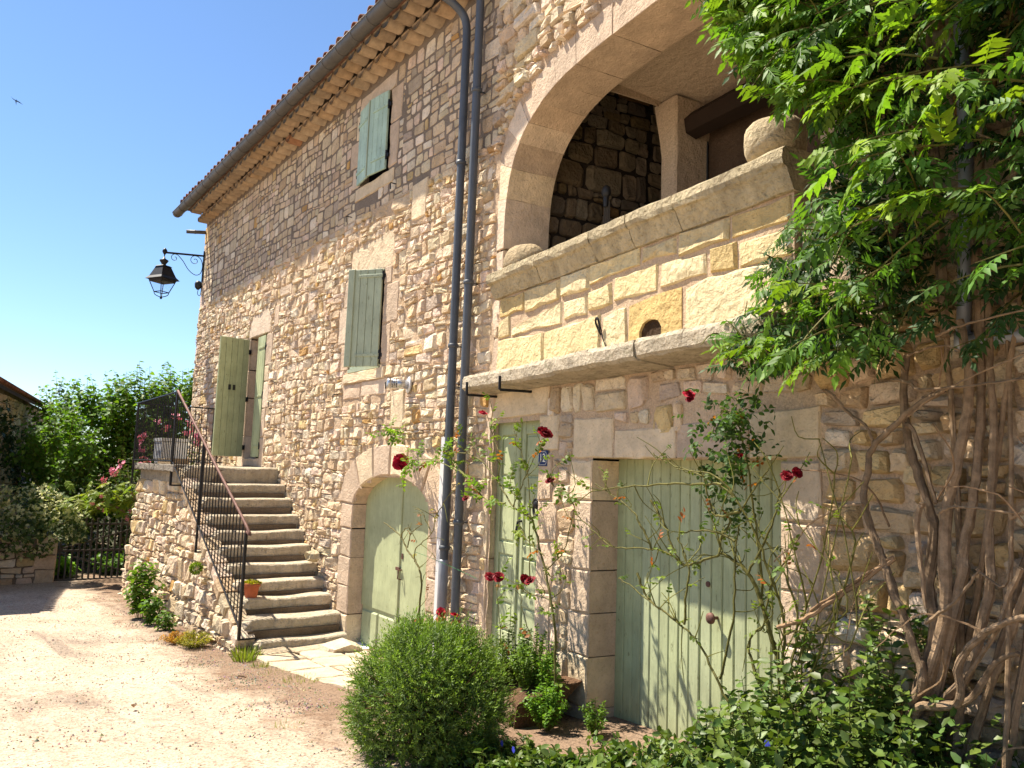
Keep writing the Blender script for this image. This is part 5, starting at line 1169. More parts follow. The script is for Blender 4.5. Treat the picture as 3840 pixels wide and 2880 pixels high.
ROSE2 = [
 [(4.42, 1.3, 0.35), (4.39, 1.44, 0.38), (4.37, 1.56, 0.4), (4.31, 1.75, 0.42), (4.23, 1.92, 0.45), (4.09, 2.0, 0.47), (4.04, 2.02, 0.5)],
 [(4.04, 2.01, 0.5), (3.85, 1.94, 0.51), (3.72, 1.91, 0.51), (3.6, 1.97, 0.52), (3.35, 1.98, 0.53), (3.0, 1.96, 0.54), (2.79, 2.04, 0.54), (2.56, 2.15, 0.55)],
 [(4.04, 2.02, 0.5), (4.04, 2.14, 0.47), (4.14, 2.28, 0.43), (4.34, 2.53, 0.4)],
 [(4.29, 1.75, 0.4), (4.25, 2.02, 0.38), (4.18, 2.28, 0.36), (4.12, 2.55, 0.34), (4.0, 2.83, 0.32), (3.82, 2.94, 0.3)],
 [(4.43, 1.37, 0.4), (4.48, 1.68, 0.43), (4.42, 1.92, 0.47), (4.3, 2.21, 0.5), (4.09, 2.42, 0.53), (3.7, 2.54, 0.57), (3.52, 2.62, 0.6)],
 [(3.47, 1.98, 0.55), (3.37, 2.13, 0.57), (3.24, 2.25, 0.58), (2.86, 2.4, 0.6)],
 [(4.21, 1.04, 0.5), (4.07, 1.25, 0.52), (3.92, 1.45, 0.54), (3.78, 1.54, 0.56), (3.52, 1.64, 0.58), (3.18, 1.76, 0.6)],
 [(4.05, 1.28, 0.5), (4.14, 1.63, 0.48), (4.14, 1.99, 0.47), (4.16, 2.2, 0.45)],
 [(3.82, 1.56, 0.58), (3.85, 1.75, 0.59), (3.87, 1.92, 0.59), (3.77, 2.09, 0.6)],
 [(3.37, 1.82, 0.6), (3.45, 1.68, 0.58), (3.57, 1.62, 0.57), (3.77, 1.54, 0.55)],
 [(3.5, 2.31, 0.6), (3.62, 2.16, 0.58), (3.71, 1.99, 0.57), (3.78, 1.92, 0.55)],
 [(4.4, 1.19, 0.45), (4.24, 1.42, 0.44), (4.23, 1.54, 0.43), (4.32, 1.65, 0.42), (4.38, 1.91, 0.41), (4.53, 2.06, 0.4)],
 [(4.11, 2.43, 0.55), (3.91, 2.43, 0.56), (3.49, 2.41, 0.57), (3.11, 2.38, 0.59), (2.8, 2.34, 0.6)],
 [(4.23, 1.92, 0.45), (4.39, 2.21, 0.43), (4.42, 2.42, 0.4)],
 [(4.17, 2.1, 0.5), (3.97, 2.15, 0.53), (3.73, 2.11, 0.55)],
 [(4.47, 1.34, 0.4), (4.55, 1.69, 0.4), (4.44, 1.97, 0.4), (4.3, 2.13, 0.4)],
 [(4.21, 2.28, 0.5), (4.0, 2.24, 0.5), (3.94, 2.37, 0.5), (3.86, 2.57, 0.5)],
 [(4.19, 2.34, 0.5), (4.05, 2.48, 0.55), (3.76, 2.52, 0.6)],
]
ROSE1 = [
 [(1.99, 0.84, 0.35), (1.96, 1.24, 0.36), (1.82, 1.6, 0.36), (1.59, 2.02, 0.37), (1.51, 2.09, 0.38), (1.24, 2.15, 0.38), (0.93, 2.37, 0.39), (0.59, 2.56, 0.39), (0.24, 2.65, 0.4)],
 [(1.86, 0.9, 0.4), (1.62, 1.11, 0.4), (1.47, 1.31, 0.4)],
 [(1.27, 2.15, 0.4), (1.42, 2.36, 0.4), (1.6, 2.58, 0.4), (1.7, 2.66, 0.4)],
 [(1.05, 0.87, 0.45), (1.19, 0.92, 0.45), (1.16, 1.21, 0.45), (1.07, 1.43, 0.45)],
 [(1.8, 1.64, 0.35), (2.11, 1.84, 0.38), (2.24, 2.06, 0.4), (2.29, 2.24, 0.42), (2.0, 2.38, 0.45)],
 [(1.89, 1.41, 0.35), (1.52, 1.43, 0.4), (1.62, 1.51, 0.45)],
 [(1.84, 1.77, 0.4), (1.57, 1.86, 0.4), (1.38, 2.0, 0.4)],
 [(1.61, 1.56, 0.4), (1.54, 2.33, 0.4), (1.4, 2.62, 0.4), (1.22, 2.87, 0.4)],
 [(0.95, 2.37, 0.4), (0.97, 2.62, 0.4), (0.82, 2.79, 0.4), (0.66, 3.04, 0.4)],
 [(0.6, 2.56, 0.4), (0.39, 2.74, 0.4), (0.28, 2.81, 0.4)],
 [(0.24, 2.65, 0.4), (-0.26, 2.66, 0.4), (-0.43, 2.63, 0.4)],
]
ROSEBIG = [
 [(1.12, 2.18, 0.4), (0.71, 2.2, 0.41), (0.24, 2.43, 0.42), (-0.49, 2.56, 0.43), (-1.02, 2.6, 0.43), (-1.49, 2.78, 0.44), (-1.83, 2.89, 0.45)],
 [(-0.51, 2.56, 0.42), (-0.95, 2.53, 0.43), (-1.29, 2.53, 0.45)],
 [(0.2, 2.43, 0.4), (-0.17, 2.6, 0.4), (-0.29, 2.69, 0.4)],
]
FLOWERS = [
 (1.86, 2.8, 0.45),
 (0.96, 1.48, 0.45),
 (1.13, 1.5, 0.45),
 (1.61, 1.54, 0.45),
 (1.71, 1.54, 0.45),
 (1.99, 2.4, 0.45),
 (-1.5, 2.55, 0.45),
 (-0.12, 0.98, 0.45),
 (0.21, 1.0, 0.45),
 (-0.69, 0.79, 0.45),
 (0.38, 2.19, 0.45),
 (4.16, 2.6, 0.45),
 (4.52, 2.49, 0.45),
 (4.59, 2.51, 0.45),
 (3.69, 3.01, 0.45),
 (0.67, 3.03, 0.45),
 (3.71, 2.98, 0.45),
]
PRUNED = [
 [(12.21, -0.45, 0.79), (12.23, -0.45, 1.28), (12.07, -0.45, 1.46), (11.89, -0.45, 1.55), (11.7, -0.45, 1.7), (11.46, -0.45, 1.77), (11.27, -0.45, 1.82)],
 [(12.07, -0.45, 1.44), (12.08, -0.45, 1.59), (12.41, -0.45, 1.78), (12.46, -0.45, 1.94), (12.36, -0.45, 2.04)],
 [(12.41, -0.45, 1.78), (12.26, -0.45, 1.92), (12.16, -0.45, 2.01), (12.02, -0.45, 2.02)],
 [(11.89, -0.45, 1.58), (11.95, -0.45, 1.74), (12.17, -0.45, 1.85), (12.17, -0.45, 1.88)],
 [(11.71, -0.45, 1.68), (11.8, -0.45, 1.78), (11.94, -0.45, 1.81)],
 [(12.46, -0.45, 1.94), (12.6, -0.45, 2.08), (12.76, -0.45, 2.23)],
]

# ------------------------------------------------------------------ trumpet creeper on the right-hand wall
vn = empty('creeper', tuple(Bp(5.15, .7, .3)), 'big leafy creeper with shaggy twisted trunks climbing the right-hand wall', 'climbing plant')
def trunk(path, r0, r1, name, tint, wob=.006, n=9, down=None):
    P = [Bp(s, z, o) for s, z, o in path]
    if down is not None: P = [Bp(*down)] + P
    P = smooth_path(P, 6, wob); m = len(P); mb = MB(); rr = [(r0 + (r1 - r0) * i / (m - 1)) * R.uniform(.95, 1.06) for i in range(m)]
    mb.tube(P, rr, n, tint); mb.build(name, M['bark'], vn, False)
    if r0 > .017:                                       # shaggy strips of bark along thick stems
        sb = MB()
        for k in range(9):
            a = R.uniform(0, 6.28); off = [Vector((math.cos(a + i * .12), math.sin(a + i * .12), 0)) * rr[i] * .8 for i in range(m)]; i0 = R.randint(0, m // 2); i1 = min(m, i0 + R.randint(8, 26))
            if i1 - i0 > 3: sb.tube([P[i] + off[i] for i in range(i0, i1)], [rr[i] * .38 * R.uniform(.7, 1.2) for i in range(i0, i1)], 5, (lambda g_: tuple(x * g_ for x in tint))(R.uniform(.75, 1.3)))
        if sb.v: sb.build('bark_strip', M['bark'], vn)
thick = [.026, .034, .036, .033, .028, .022, .018, .008, .01, .007, .009, .012, .006, .008, .016, .014, .016]
for i, path in enumerate(VINE):
    g = R.uniform(.8, 1.15); t = (1.0 * g, .97 * g, .94 * g)
    trunk(path, thick[i], thick[i] * (.55 if thick[i] > .017 else .6), 'trunk' if thick[i] > .017 else 'branch', t, .004 if thick[i] > .017 else .003, 9 if thick[i] > .017 else 5, (5.02 + .04 * i, .55, .36 - .03 * i) if i < 5 else None)
for i in range(7):                                   # more strands behind the front ones
    s0, s1 = 5.12 + .07 * (i % 8) + jit(.04), R.uniform(5.0, 6.3); o0 = R.uniform(.08, .22); ph = R.uniform(0, 6)
    trunk([(s0 + (s1 - s0) * t + .05 * math.sin(4 * t + ph), .7 + 2.9 * t, o0 + .05 * math.sin(5 * t + ph * 2)) for t in np.linspace(0, 1, 7)], R.uniform(.012, .026), .009, 'trunk', (lambda g_: (g_, g_ * .97, g_ * .93))(R.uniform(.85, 1.2)), .004, 7)
for i in range(14):                                   # loose bare twigs
    s0, z0, o0 = R.uniform(4.9, 6.1), R.uniform(1.3, 3.2), R.uniform(.15, .35); a = R.uniform(0, 6.28)
    trunk([(s0, z0, o0), (s0 + .25 * math.cos(a), z0 + .2 * math.sin(a) + .05, o0 + .1), (s0 + .5 * math.cos(a + .4), z0 + .4 * math.sin(a + .4), o0 + R.uniform(.05, .3))], .006, .003, 'branch', (1.1, 1.0, .9), .004, 4)
for i, path in enumerate(VINEUP): trunk(path, .026 if i < 3 else .007, .016 if i < 3 else .004, 'trunk' if i < 3 else 'branch', (.9, .85, .8), .004 if i < 3 else .003, 7)
def smin(z):                                          # left-hand outline of the foliage against the wall
    return float(np.interp(z, [2.9, 3.06, 3.23, 3.4, 3.63, 3.87, 4.08, 4.2, 4.39, 4.51, 4.79, 5.07, 5.23, 5.67, 6.2, 7.5], [5.2, 4.47, 3.53, 3.2, 3.57, 3.7, 3.92, 4.08, 4.2, 4.29, 4.32, 3.9, 3.72, 3.52, 3.2, 2.9]))
lb = LB(); front = LB(); tw = MB()
def wall_uv(P):                                       # where a point is seen against the wall
    q = P - CAM; t = -((CAM - FB.O).dot(FB.N)) / q.dot(FB.N); W = CAM + q * t; return (W - FB.O).dot(FB.U), W.z
def spray(s, z, o, L, dirv, nleaf, size, colr, buf, v=.3, yel=.5):
    P0 = Bp(s, z, o); dv = (FB.U * dirv[0] + Vector((0, 0, dirv[1])) + FB.N * dirv[2]).normalized(); P = [P0 + dv * L * t - Vector((0, 0, .22 * L * t * t)) for t in (0, .33, .66, 1)]
    u_, z_ = wall_uv(P[3])
    if u_ < smin(z_) + .03: return
    tw.tube(P, [.006, .005, .004, .002], 4, (.8, .75, .55), False)
    for k in range(nleaf):
        t = (k + .6) / nleaf; q = P[0].lerp(P[3], t) if nleaf < 3 else P[min(2, int(t * 3))].lerp(P[min(2, int(t * 3)) + 1], t * 3 - int(t * 3)) if t < 1 else P[3]
        sd_ = dv.cross(Vector((0, 0, 1))).normalized() * (1 if k % 2 else -1); dd = sd_ * R.uniform(.5, 1) + dv * R.uniform(.2, .9) - Vector((0, 0, R.uniform(0, .5))) + rv(.2)
        nn = Vector((0, 0, 1)) * .6 + FB.N * .5 + rv(.35)
        u_, z_ = wall_uv(q + dd.normalized() * size * .8)
        if u_ < smin(z_) - .03: continue
        buf.add(q, dd, nn, size * R.uniform(.7, 1.15), gcol(colr, v, yel))
VG = (.075, .175, .022)
cnt = 0
while cnt < 1450:                                       # mass against the wall
    z = R.uniform(3.1, 7.6); s = R.uniform(3.6, 7.4); o = R.uniform(.05, .3) if cnt < 800 else R.uniform(.2, .75)
    u_, z_ = wall_uv(Bp(s, z, o))
    if u_ < smin(z_) + .1: continue
    if 5.24 < u_ < 5.5 and 3.1 < z_ < 4.7 and R.random() < .8: continue
    if u_ > 5.5 and z_ < 3.5 and R.random() < .4: continue
    if u_ > 4.9 and z_ < 3.4 and R.random() < .7: continue
    k_ = .95 if o > .3 else .45  # inner leaves tinted darker, shade between the sprays put into their colour
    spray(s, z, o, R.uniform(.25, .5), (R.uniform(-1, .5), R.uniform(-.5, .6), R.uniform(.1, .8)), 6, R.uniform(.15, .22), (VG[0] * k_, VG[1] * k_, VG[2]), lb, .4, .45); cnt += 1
for z in np.arange(3.12, 7.2, .013):                    # sprays reaching out along the outline
    s = smin(z) + R.uniform(.15, .6); o = R.uniform(.2, .55); q = Bp(s, z, o); s2 = s + (s - wall_uv(q)[0])
    spray(s2, z + .05, o, R.uniform(.3, .5), (R.uniform(-1, -.1), R.uniform(-.2, .35), R.uniform(.3, .9)), 7, R.uniform(.16, .23), (VG[0] * 1.5, VG[1] * 1.3, VG[2]), front, .3, .7)  # outline leaves tinted brighter, light on the tips put into their colour
for s, z, o, L in [(4.6, 3.35, .5, .7), (4.5, 3.25, .55, .8), (4.3, 3.2, .5, .6), (4.7, 3.3, .6, .6), (5.0, 3.6, .6, .6), (4.9, 3.9, .6, .6), (5.2, 3.8, .7, .5), (5.3, 4.1, .7, .6), (5.6, 4.3, .7, .5), (5.8, 4.0, .7, .5), (5.9, 3.7, .6, .5), (5.7, 4.6, .5, .5), (6.0, 4.2, .6, .6), (4.6, 3.6, .5, .6), (4.75, 3.45, .6, .5), (5.1, 3.4, .5, .5), (4.0, 3.3, .55, .45), (4.2, 3.15, .5, .5)]:
    for q in range(2): spray(s + jit(.1), z + jit(.1), o, L, (R.uniform(-1, -.4), R.uniform(0, .4), R.uniform(.3, .9)), 8, R.uniform(.18, .24), (VG[0] * 1.7, VG[1] * 1.4, VG[2]), front, .25, .7)  # near sprays tinted brighter still for the lit tips
for s, z in [(4.75, 2.75), (4.85, 2.6), (4.7, 2.5), (5.1, 2.35), (4.55, 2.65)]: spray(s, z, .4, .25, (-.6, .1, .6), 4, .15, VG, front, .2, .5)
for k in range(40): spray(R.uniform(3.4, 5.), R.uniform(6.0, 7.2), R.uniform(.05, .35), R.uniform(.3, .5), (R.uniform(-1, 0), R.uniform(-.9, -.2), R.uniform(.2, .8)), 6, .19, (VG[0] * .9, VG[1] * .9, VG[2]), lb)
o = tw.build('twigs', M['cane'], vn); o['kind'] = 'stuff'
lb.build('foliage', PINS, M['leaf'], vn)
# the outer compound leaves are single parts that share a few meshes
tints = [gcol((VG[0] * 1.6, VG[1] * 1.35, VG[2]), .3, .7) for _ in range(6)]; proto = []  # brightened tints, light on the outer leaves put into the colour
for c in tints:
    for (v, f) in PINV:
        mb = MB(); mb.add([Vector(p) for p in v], [tuple(int(i) for i in t) for t in f], c); proto.append(mb.mesh('leaf', M['leaf']))
idx = list(range(len(front.p))); R.shuffle(idx); rest_ = LB()
for j, i in enumerate(idx):
    if j < 260:
        d = Vector(front.d[i]).normalized(); n = Vector(front.n[i]); y = n.cross(d).normalized(); n = d.cross(y); s = front.s[i]
        ob = bpy.data.objects.new('leaf', R.choice(proto)); link(ob, vn); ob.matrix_basis = Matrix.Translation(front.p[i]) @ (Matrix((d, y, n)).transposed() * s).to_4x4()
    else: rest_.add(front.p[i], front.d[i], front.n[i], front.s[i], front.t[i])
rest_.build('foliage', PINV, M['leaf'], vn)

# ------------------------------------------------------------------ roses
def flower(c, parent, r=.055, colr=(.2, .003, .01), nr=4):
    mb = MB(); c = Vector(c); ax = (Vector((CAM.x, CAM.y, CAM.z)) - c).normalized() * .5 + Vector((0, 0, .6)) + rv(.25); ax.normalize(); a = ax.orthogonal().normalized(); b = ax.cross(a)
    for k in range(nr):
        npet = 6 - (1 if k > 1 else 0); tilt = [.95, .65, .4, .2][k]; rr = r * [1, .85, .66, .45][k]
        for q in range(npet):
            t = 2 * math.pi * (q + .5 * k) / npet + jit(.25); e = a * math.cos(t) + b * math.sin(t); w_ = (a * -math.sin(t) + b * math.cos(t)) * rr * .62; g = R.uniform(.6, 1.3); co = tuple(x * g for x in colr)
            o1 = c + ax * (k * r * .1); m1 = o1 + e * rr * .62 * tilt + ax * rr * (.5 - .25 * tilt); t1 = o1 + e * rr * (1.05 * tilt) + ax * rr * (1.05 - .75 * tilt)
            mb.add([o1 - w_ * .3, o1 + w_ * .3, m1 + w_, m1 - w_, t1 + w_ * .8 + rv(r * .05), t1 + e * rr * .1 - ax * rr * .12, t1 - w_ * .8 + rv(r * .05)], [(0, 1, 2, 3), (3, 2, 4, 5), (3, 5, 6)], co)
    return mb.build('flower', M['petal'], parent)
def rose(name, parent, paths, r0, r1, twig, leafdens, colr, yel, thorn=True, wcol=(1, 1, 1), autumn=.0, lsize=.1):
    lb = LB(); tw_ = MB()
    for pi_, path in enumerate(paths):
        P = smooth_path([Vector(p) for p in path], 6, .006); m = len(P); r = r0 if pi_ == 0 else r1
        mb = MB(); g = R.uniform(.8, 1.2); mb.tube(P, [r * (1 - .55 * i / (m - 1)) for i in range(m)], 6, (wcol[0] * g, wcol[1] * g, wcol[2] * g)); mb.build('cane', M['cane'], parent)
        for i in range(2, m):
            if thorn and R.random() < .5: q = P[i]; d = rv(1).normalized(); tw_.tube([q, q + d * .022], [.003, .0005], 3, (1.1, .8, .6), False)
            if R.random() < twig:
                d = ((P[i] - P[i - 1]).normalized() * .6 + rv(.6) + Vector((0, 0, .35))).normalized(); L = R.uniform(.1, .32); Q = smooth_path([P[i], P[i] + d * L * .5 + rv(.02), P[i] + d * L + rv(.04)], 3); tw_.tube(Q, [.0045, .004, .0035, .003, .0028, .0025, .002][:len(Q)], 4, (.95, .95, .6), False)
                for q in Q[1:]:
                    if R.random() < leafdens: lb.add(q, rv(.6) + d, Vector((0, 0, 1)) + rv(.4), lsize * R.uniform(.7, 1.2), (.34, .1, .02) if R.random() < autumn else gcol(colr, .3, yel))
            elif R.random() < leafdens * .5: lb.add(P[i], rv(.8), Vector((0, 0, 1)) + rv(.4), lsize * R.uniform(.7, 1.2), (.34, .12, .025) if R.random() < autumn else gcol(colr, .3, yel))
    if tw_.v: o = tw_.build('twigs', M['cane'], parent); o['kind'] = 'stuff'
    lb.build('leaves', PINR, M['leaf'], parent)
bp = lambda paths: [[Bp(*q) for q in p] for p in paths]
RG = (.11, .19, .03)
r1_ = empty('rose_bush', tuple(Bp(1.98, .5, .35)), 'tall thin red rose climbing in front of the narrow green door', 'rose')
rose('r', r1_, [[Bp(1.99, .4, .35)] + bp([ROSE1[0]])[0]] + bp(ROSE1[1:]), .012, .0055, .2, .5, RG, .6, True, (.9, .85, .75), .06, .1)
rose('r', r1_, bp(ROSEBIG), .007, .006, .4, .9, (.13, .24, .03), .5, True, (1, 1.1, .7), .06, .11)
r2_ = empty('rose_bush', tuple(Bp(4.45, .6, .4)), 'sprawling half-bare rose with thorny canes before the garage door', 'rose')
rose('r', r2_, [[Bp(4.45, .6, .36)] + bp([ROSE2[0]])[0]] + bp(ROSE2[1:]), .019, .0085, .26, .12, (.1, .17, .03), .7, True, (.75, .72, .5), .05, .075)
rose('r', r2_, [[Bp(4.46 + jit(.05), .65, .38), Bp(4.5 + jit(.15), 1.4 + jit(.2), .42), Bp(4.5 + .5 * R.random(), 1.9 + jit(.3), .45), Bp(4.3 + .8 * R.random(), 2.4 + jit(.3), .5)] for _ in range(7)], .009, .007, .3, .1, (.1, .17, .03), .7, True, (.75, .72, .5), .05, .075)
lbx = LB()                                             # leafy head high on the right of the garage door
for k in range(190):
    s, z, o_ = R.gauss(4.0, .13), R.triangular(2.1, 3.05, 2.8), R.uniform(.25, .5); lbx.add(Bp(s, z, o_), rv(1), Vector((0, 0, 1)) + rv(.5), .095 * R.uniform(.7, 1.2), (.34, .12, .02) if R.random() < .03 else gcol((.05, .1, .025), .35, .3))
lbx.build('leaves', PINR, M['leaf'], r2_)
r3_ = empty('pruned_rose', (12.21, -.45, .25), 'small pruned rose stem in front of the arched cellar door', 'rose')
rose('r', r3_, [[(12.2, -.45, .2)] + PRUNED[0]] + PRUNED[1:], .013, .007, .1, .12, (.2, .2, .04), .8, False, (.95, .85, .8), .6, .07)
for i, q in enumerate(FLOWERS):
    par_ = r2_ if i in (11, 12, 13, 14, 16) else r1_; rr = {0: .07, 6: .09, 11: .03, 12: .034, 13: .032, 14: .04, 5: .045, 15: .045, 16: .03, 10: .04}.get(i, .05)
    hot = (.42, .008, .03) if i in (6, 7, 8, 9, 14, 15) else (.2, .003, .01)
    flower(Bp(*q), par_, rr, hot)
    if i in (6,): flower(Bp(q[0] + .02, q[1] - .1, q[2]), par_, .08, hot); flower(Bp(q[0] - .06, q[1] - .03, q[2]), par_, .07, hot)
    if i in (7, 8, 9): flower(Bp(q[0] + jit(.08), q[1] - .07, q[2]), par_, .05, hot)
mb = MB(); mb.tube(smooth_path([(12.08, -.45, 1.55), (12.3, -.36, 1.5), (12.6, -.24, 1.42), (12.95, -.2, 1.36)]), .0025, 4); tag(mb.build('garden_string', M['string']), 'thin green string tying the pruned rose to the downpipe', 'string')
mb = MB(); mb.tube(smooth_path([Bp(5.08, 2.09, .3), Bp(4.85, 1.87, .45), Bp(4.69, 1.74, .5), Bp(4.5, 1.66, .5)], 6, .004), .013, 6, (1.1, 1, .9)); mb.tube(smooth_path([Bp(5.08, 2.1, .3), Bp(4.85, 1.885, .46), Bp(4.69, 1.755, .5)], 6, .006), .008, 6, (.9, .8, .7)); tag(mb.build('rope', M['bark']), 'frayed rope strung from the wall to the rose canes', 'rope')

# ------------------------------------------------------------------ rosemary bush
rm = empty('rosemary_bush', (14.8, -1.8, .4), 'dense dark green rosemary bush in the foreground', 'shrub')
lb = LB(); tw = MB(); RC = Vector((14.8, -1.78, .81))
for k in range(6200):
    d = rv(1).normalized()
    lump = 1 + .13 * math.sin(3.1 * d.x + 4 * d.z) * math.sin(2.7 * d.y + 1) + .07 * math.sin(7 * d.x + 5 * d.y + 6 * d.z)
    q = (R.uniform(.8, 1) if k % 5 else R.uniform(.35, .8)) * lump; P = RC + Vector((d.x * .51, d.y * .51, d.z * (.5 if d.z > 0 else .58))) * (q * (1.05 if d.z < 0 else 1))
    if P.z < .34: continue
    g = (d * R.uniform(.5, 1) + Vector((0, 0, R.uniform(.1, .7))) + rv(.4)).normalized(); L = R.uniform(.06, .13) * (1.8 if R.random() < .14 else 1); ph = R.uniform(0, 6); a = g.orthogonal().normalized(); b = g.cross(a)
    bend = rv(.03); kk = R.choice((.75, 1, 1.1, 1.5)) * (1.15 if d.z > .3 else .95)  # needles on the upper dome tinted lighter, top light put into colour
    for j in range(15):
        t = j / 14; c = P + g * L * t + bend * t * t; ph += 2.4; e = a * math.cos(ph) + b * math.sin(ph); kx = kk * (1.2 if t > .7 else .9)
        lb.add(c, e * (1 - .5 * t) + g * (.5 + .6 * t), g + rv(.2), R.uniform(.022, .034) * (1.15 - .5 * t), gcol((.1 * kx, .175 * kx, .03), .2, .4))
lb.build('foliage', [t_needle(.12)], M['needle'], rm)
for k in range(60):
    d = rv(1).normalized(); d.z = abs(d.z); tw.tube([(14.8 + jit(.1), -1.8 + jit(.1), .4), RC + Vector((d.x * .3, d.y * .3, d.z * .1)), RC + Vector((d.x * .55, d.y * .55, d.z * .45))], [.012, .007, .003], 5, (.6, .5, .4), False)
o = tw.build('stems', M['bark'], rm); o['kind'] = 'stuff'

# ------------------------------------------------------------------ raised bed and its plants
bed = empty('raised_bed', tuple(Bp(1.0, .4, .4)), 'raised soil bed with rough kerb along the loggia house wall', 'flower bed')
mb = MB(); k = 26; vs_ = []; fs = []
def bed_edge(s): return .62 + .07 * math.sin(s * 3.1) + .04 * math.sin(s * 7.7)
for i in range(k + 1):
    s = -.3 + 2.2 * i / k; e = bed_edge(s) + jit(.025); zt = ground_z(FB.p(s, 0).x) + .22
    vs_ += [Bp(s, zt + .1, .015), Bp(s, zt + .04 + jit(.02), e * .6), Bp(s, zt + jit(.02), e - .05), Bp(s, zt - .05 + jit(.02), e + .02), Bp(s, zt - .5, e + .08)]
for i in range(k): fs += [(i * 5 + j, (i + 1) * 5 + j, (i + 1) * 5 + j + 1, i * 5 + j + 1) for j in range(4)]
fs += [(k * 5, k * 5 + 1, k * 5 + 2, k * 5 + 3, k * 5 + 4), (4, 3, 2, 1, 0)]
mb.add(vs_, fs); mb.build('soil', M['soil'], bed, False)
for i in range(9):
    s = -.25 + i * .235; mb = MB(); e = bed_edge(s + .1); FT = Frame(FB.p(s, ground_z(FB.p(s, 0).x) - .05, e - .02), FB.U, FB.V)
    stone(mb, FT, rpoly(0, .225, 0, 0, R.uniform(.18, .27), R.uniform(.18, .27), .006), R.uniform(.06, .1), lin(150, 126, 98, .55), False, -.08); mb.build('kerb_stone', M['weathered'], bed)
def herb(name, c, n, rx, h, size, step, colr, label, cat='plant', tpl=None, mat='leaf', yel=.5, grp=None, droop=.3, v=.3):
    e = empty(name, tuple(c), label, cat, grp); stem_bush(name, e, fan(c, n, rx, rx, h), tpl or [OV], M[mat], size, step, colr, v, yel, .003, .2, droop); return e
def bz(s, o_, dz=.2): p = FB.p(s, 0, o_); return Vector((p.x, p.y, ground_z(p.x) + dz))
herb('oregano', bz(.95, .45), 46, .24, .42, .026, .014, (.1, .16, .04), 'straggly bushy herb at the foot of the narrow door', 'herb')
herb('oregano', bz(1.3, .42), 60, .26, .5, .026, .014, (.1, .17, .035), 'dense bushy herb in the middle of the raised bed', 'herb')
herb('oregano', bz(1.62, .36), 60, .22, .58, .028, .013, (.11, .21, .03), 'fresh green bushy herb at the right end of raised bed', 'herb')
herb('mint', bz(1.86, .34, .05), 26, .12, .62, .034, .018, (.12, .25, .03), 'tall bright green mint beside the garage jamb', 'herb')
herb('mint', bz(2.1, .5, .02), 40, .2, .36, .032, .016, (.11, .24, .03), 'low bright green mint at the foot of garage door', 'herb')
herb('mint', bz(2.4, .25, .02), 30, .15, .26, .03, .016, (.1, .2, .03), 'small leafy mint tuft against the garage door', 'herb')

# periwinkle thicket, bottom right
pw = empty('periwinkle', tuple(bz(4.4, .8, 0)), 'tangle of glossy periwinkle leaves below the rose and creeper', 'ground cover'); lbs = []
for k in range(800):
    s = R.uniform(2.6, 6.2); om = .95 if s > 3.4 else 1.3; o_ = R.uniform(.12, 1.35) if s > 3.9 else R.uniform(.7, 1.5)
    if s < 3.3 and o_ < 1.0: continue
    top = float(np.interp(s, [2.5, 3.3, 3.9, 4.3, 4.7, 5.1, 5.5, 6.2], [.16, .24, .48, .8, 1.15, 1.1, .65, .45])) * max(.25, 1.12 - .55 * o_)
    g = bz(s, o_, 0); h = top * R.uniform(.55, 1.15); tp = g + Vector((jit(.16), jit(.16), h)); lbs.append([g, g.lerp(tp, .5) + rv(.05) + Vector((0, 0, .05)), tp + FB.N * R.uniform(-.05, .15)])
stem_bush('p', pw, lbs, [OV, t_ovate(.34, .1), t_ovate(.26, .04)], M['leaf_gloss'], .062, .036, (.066, .125, .024), .4, .8, .0035, .15, .25)
for s, z, o_ in ((4.66, 1.12, .75), (2.75, .62, 1.25), (3.0, .66, 1.3)):
    mb = MB(); c = Bp(s, z, o_)
    for q in range(5): t = q * 1.256; e = FB.U * math.cos(t) + Vector((0, 0, math.sin(t))); y = FB.U * -math.sin(t) + Vector((0, 0, math.cos(t))); mb.add([c, c + e * .018 + y * .01, c + e * .022 - y * .006, c + e * .012 - y * .01], [(0, 1, 2, 3)], (.06, .07, .5))
    mb.build('flower', M['petal'], pw)
iv = empty('ivy_clump', tuple(bz(5.75, .5, .2)), 'dark big-leaved ivy at the bottom right corner', 'ivy'); stem_bush('i', iv, fan(bz(5.65, .55, 0), 60, .35, .3, .62), [IV, HE], M['leaf_gloss'], .075, .045, (.03, .07, .02), .3, .4, .004)

# ------------------------------------------------------------------ weeds round the stairs
herb('weed', (5.95, -1.98, -.07), 26, .28, 1.0, .1, .05, (.1, .2, .025), 'tall leafy green weed at the foot of the stair wall', 'weed', [OV], 'leaf', .6, None, .7)
herb('weed', (6.65, -1.97, -.06), 18, .2, .55, .085, .045, (.08, .17, .025), 'medium leafy weed right of the tall one', 'weed', [OV], 'leaf', .4, None, .6)
herb('weed', (7.25, -1.9, -.05), 14, .16, .38, .07, .04, (.09, .18, .025), 'smallest leafy weed by the stair wall base', 'weed', [OV], 'leaf', .4, None, .5)
herb('spurge', (8.55, -1.83, -.02), 60, .26, .22, .03, .014, (.22, .24, .03), 'yellow-green low spurge at the stair wall base', 'weed', [OVN], 'leaf', .8)
herb('spurge', (8.15, -1.95, -.02), 60, .24, .15, .03, .014, (.34, .19, .03), 'orange-tinged dried spurge mat near the stairs', 'weed', [OVN], 'leaf', .6)
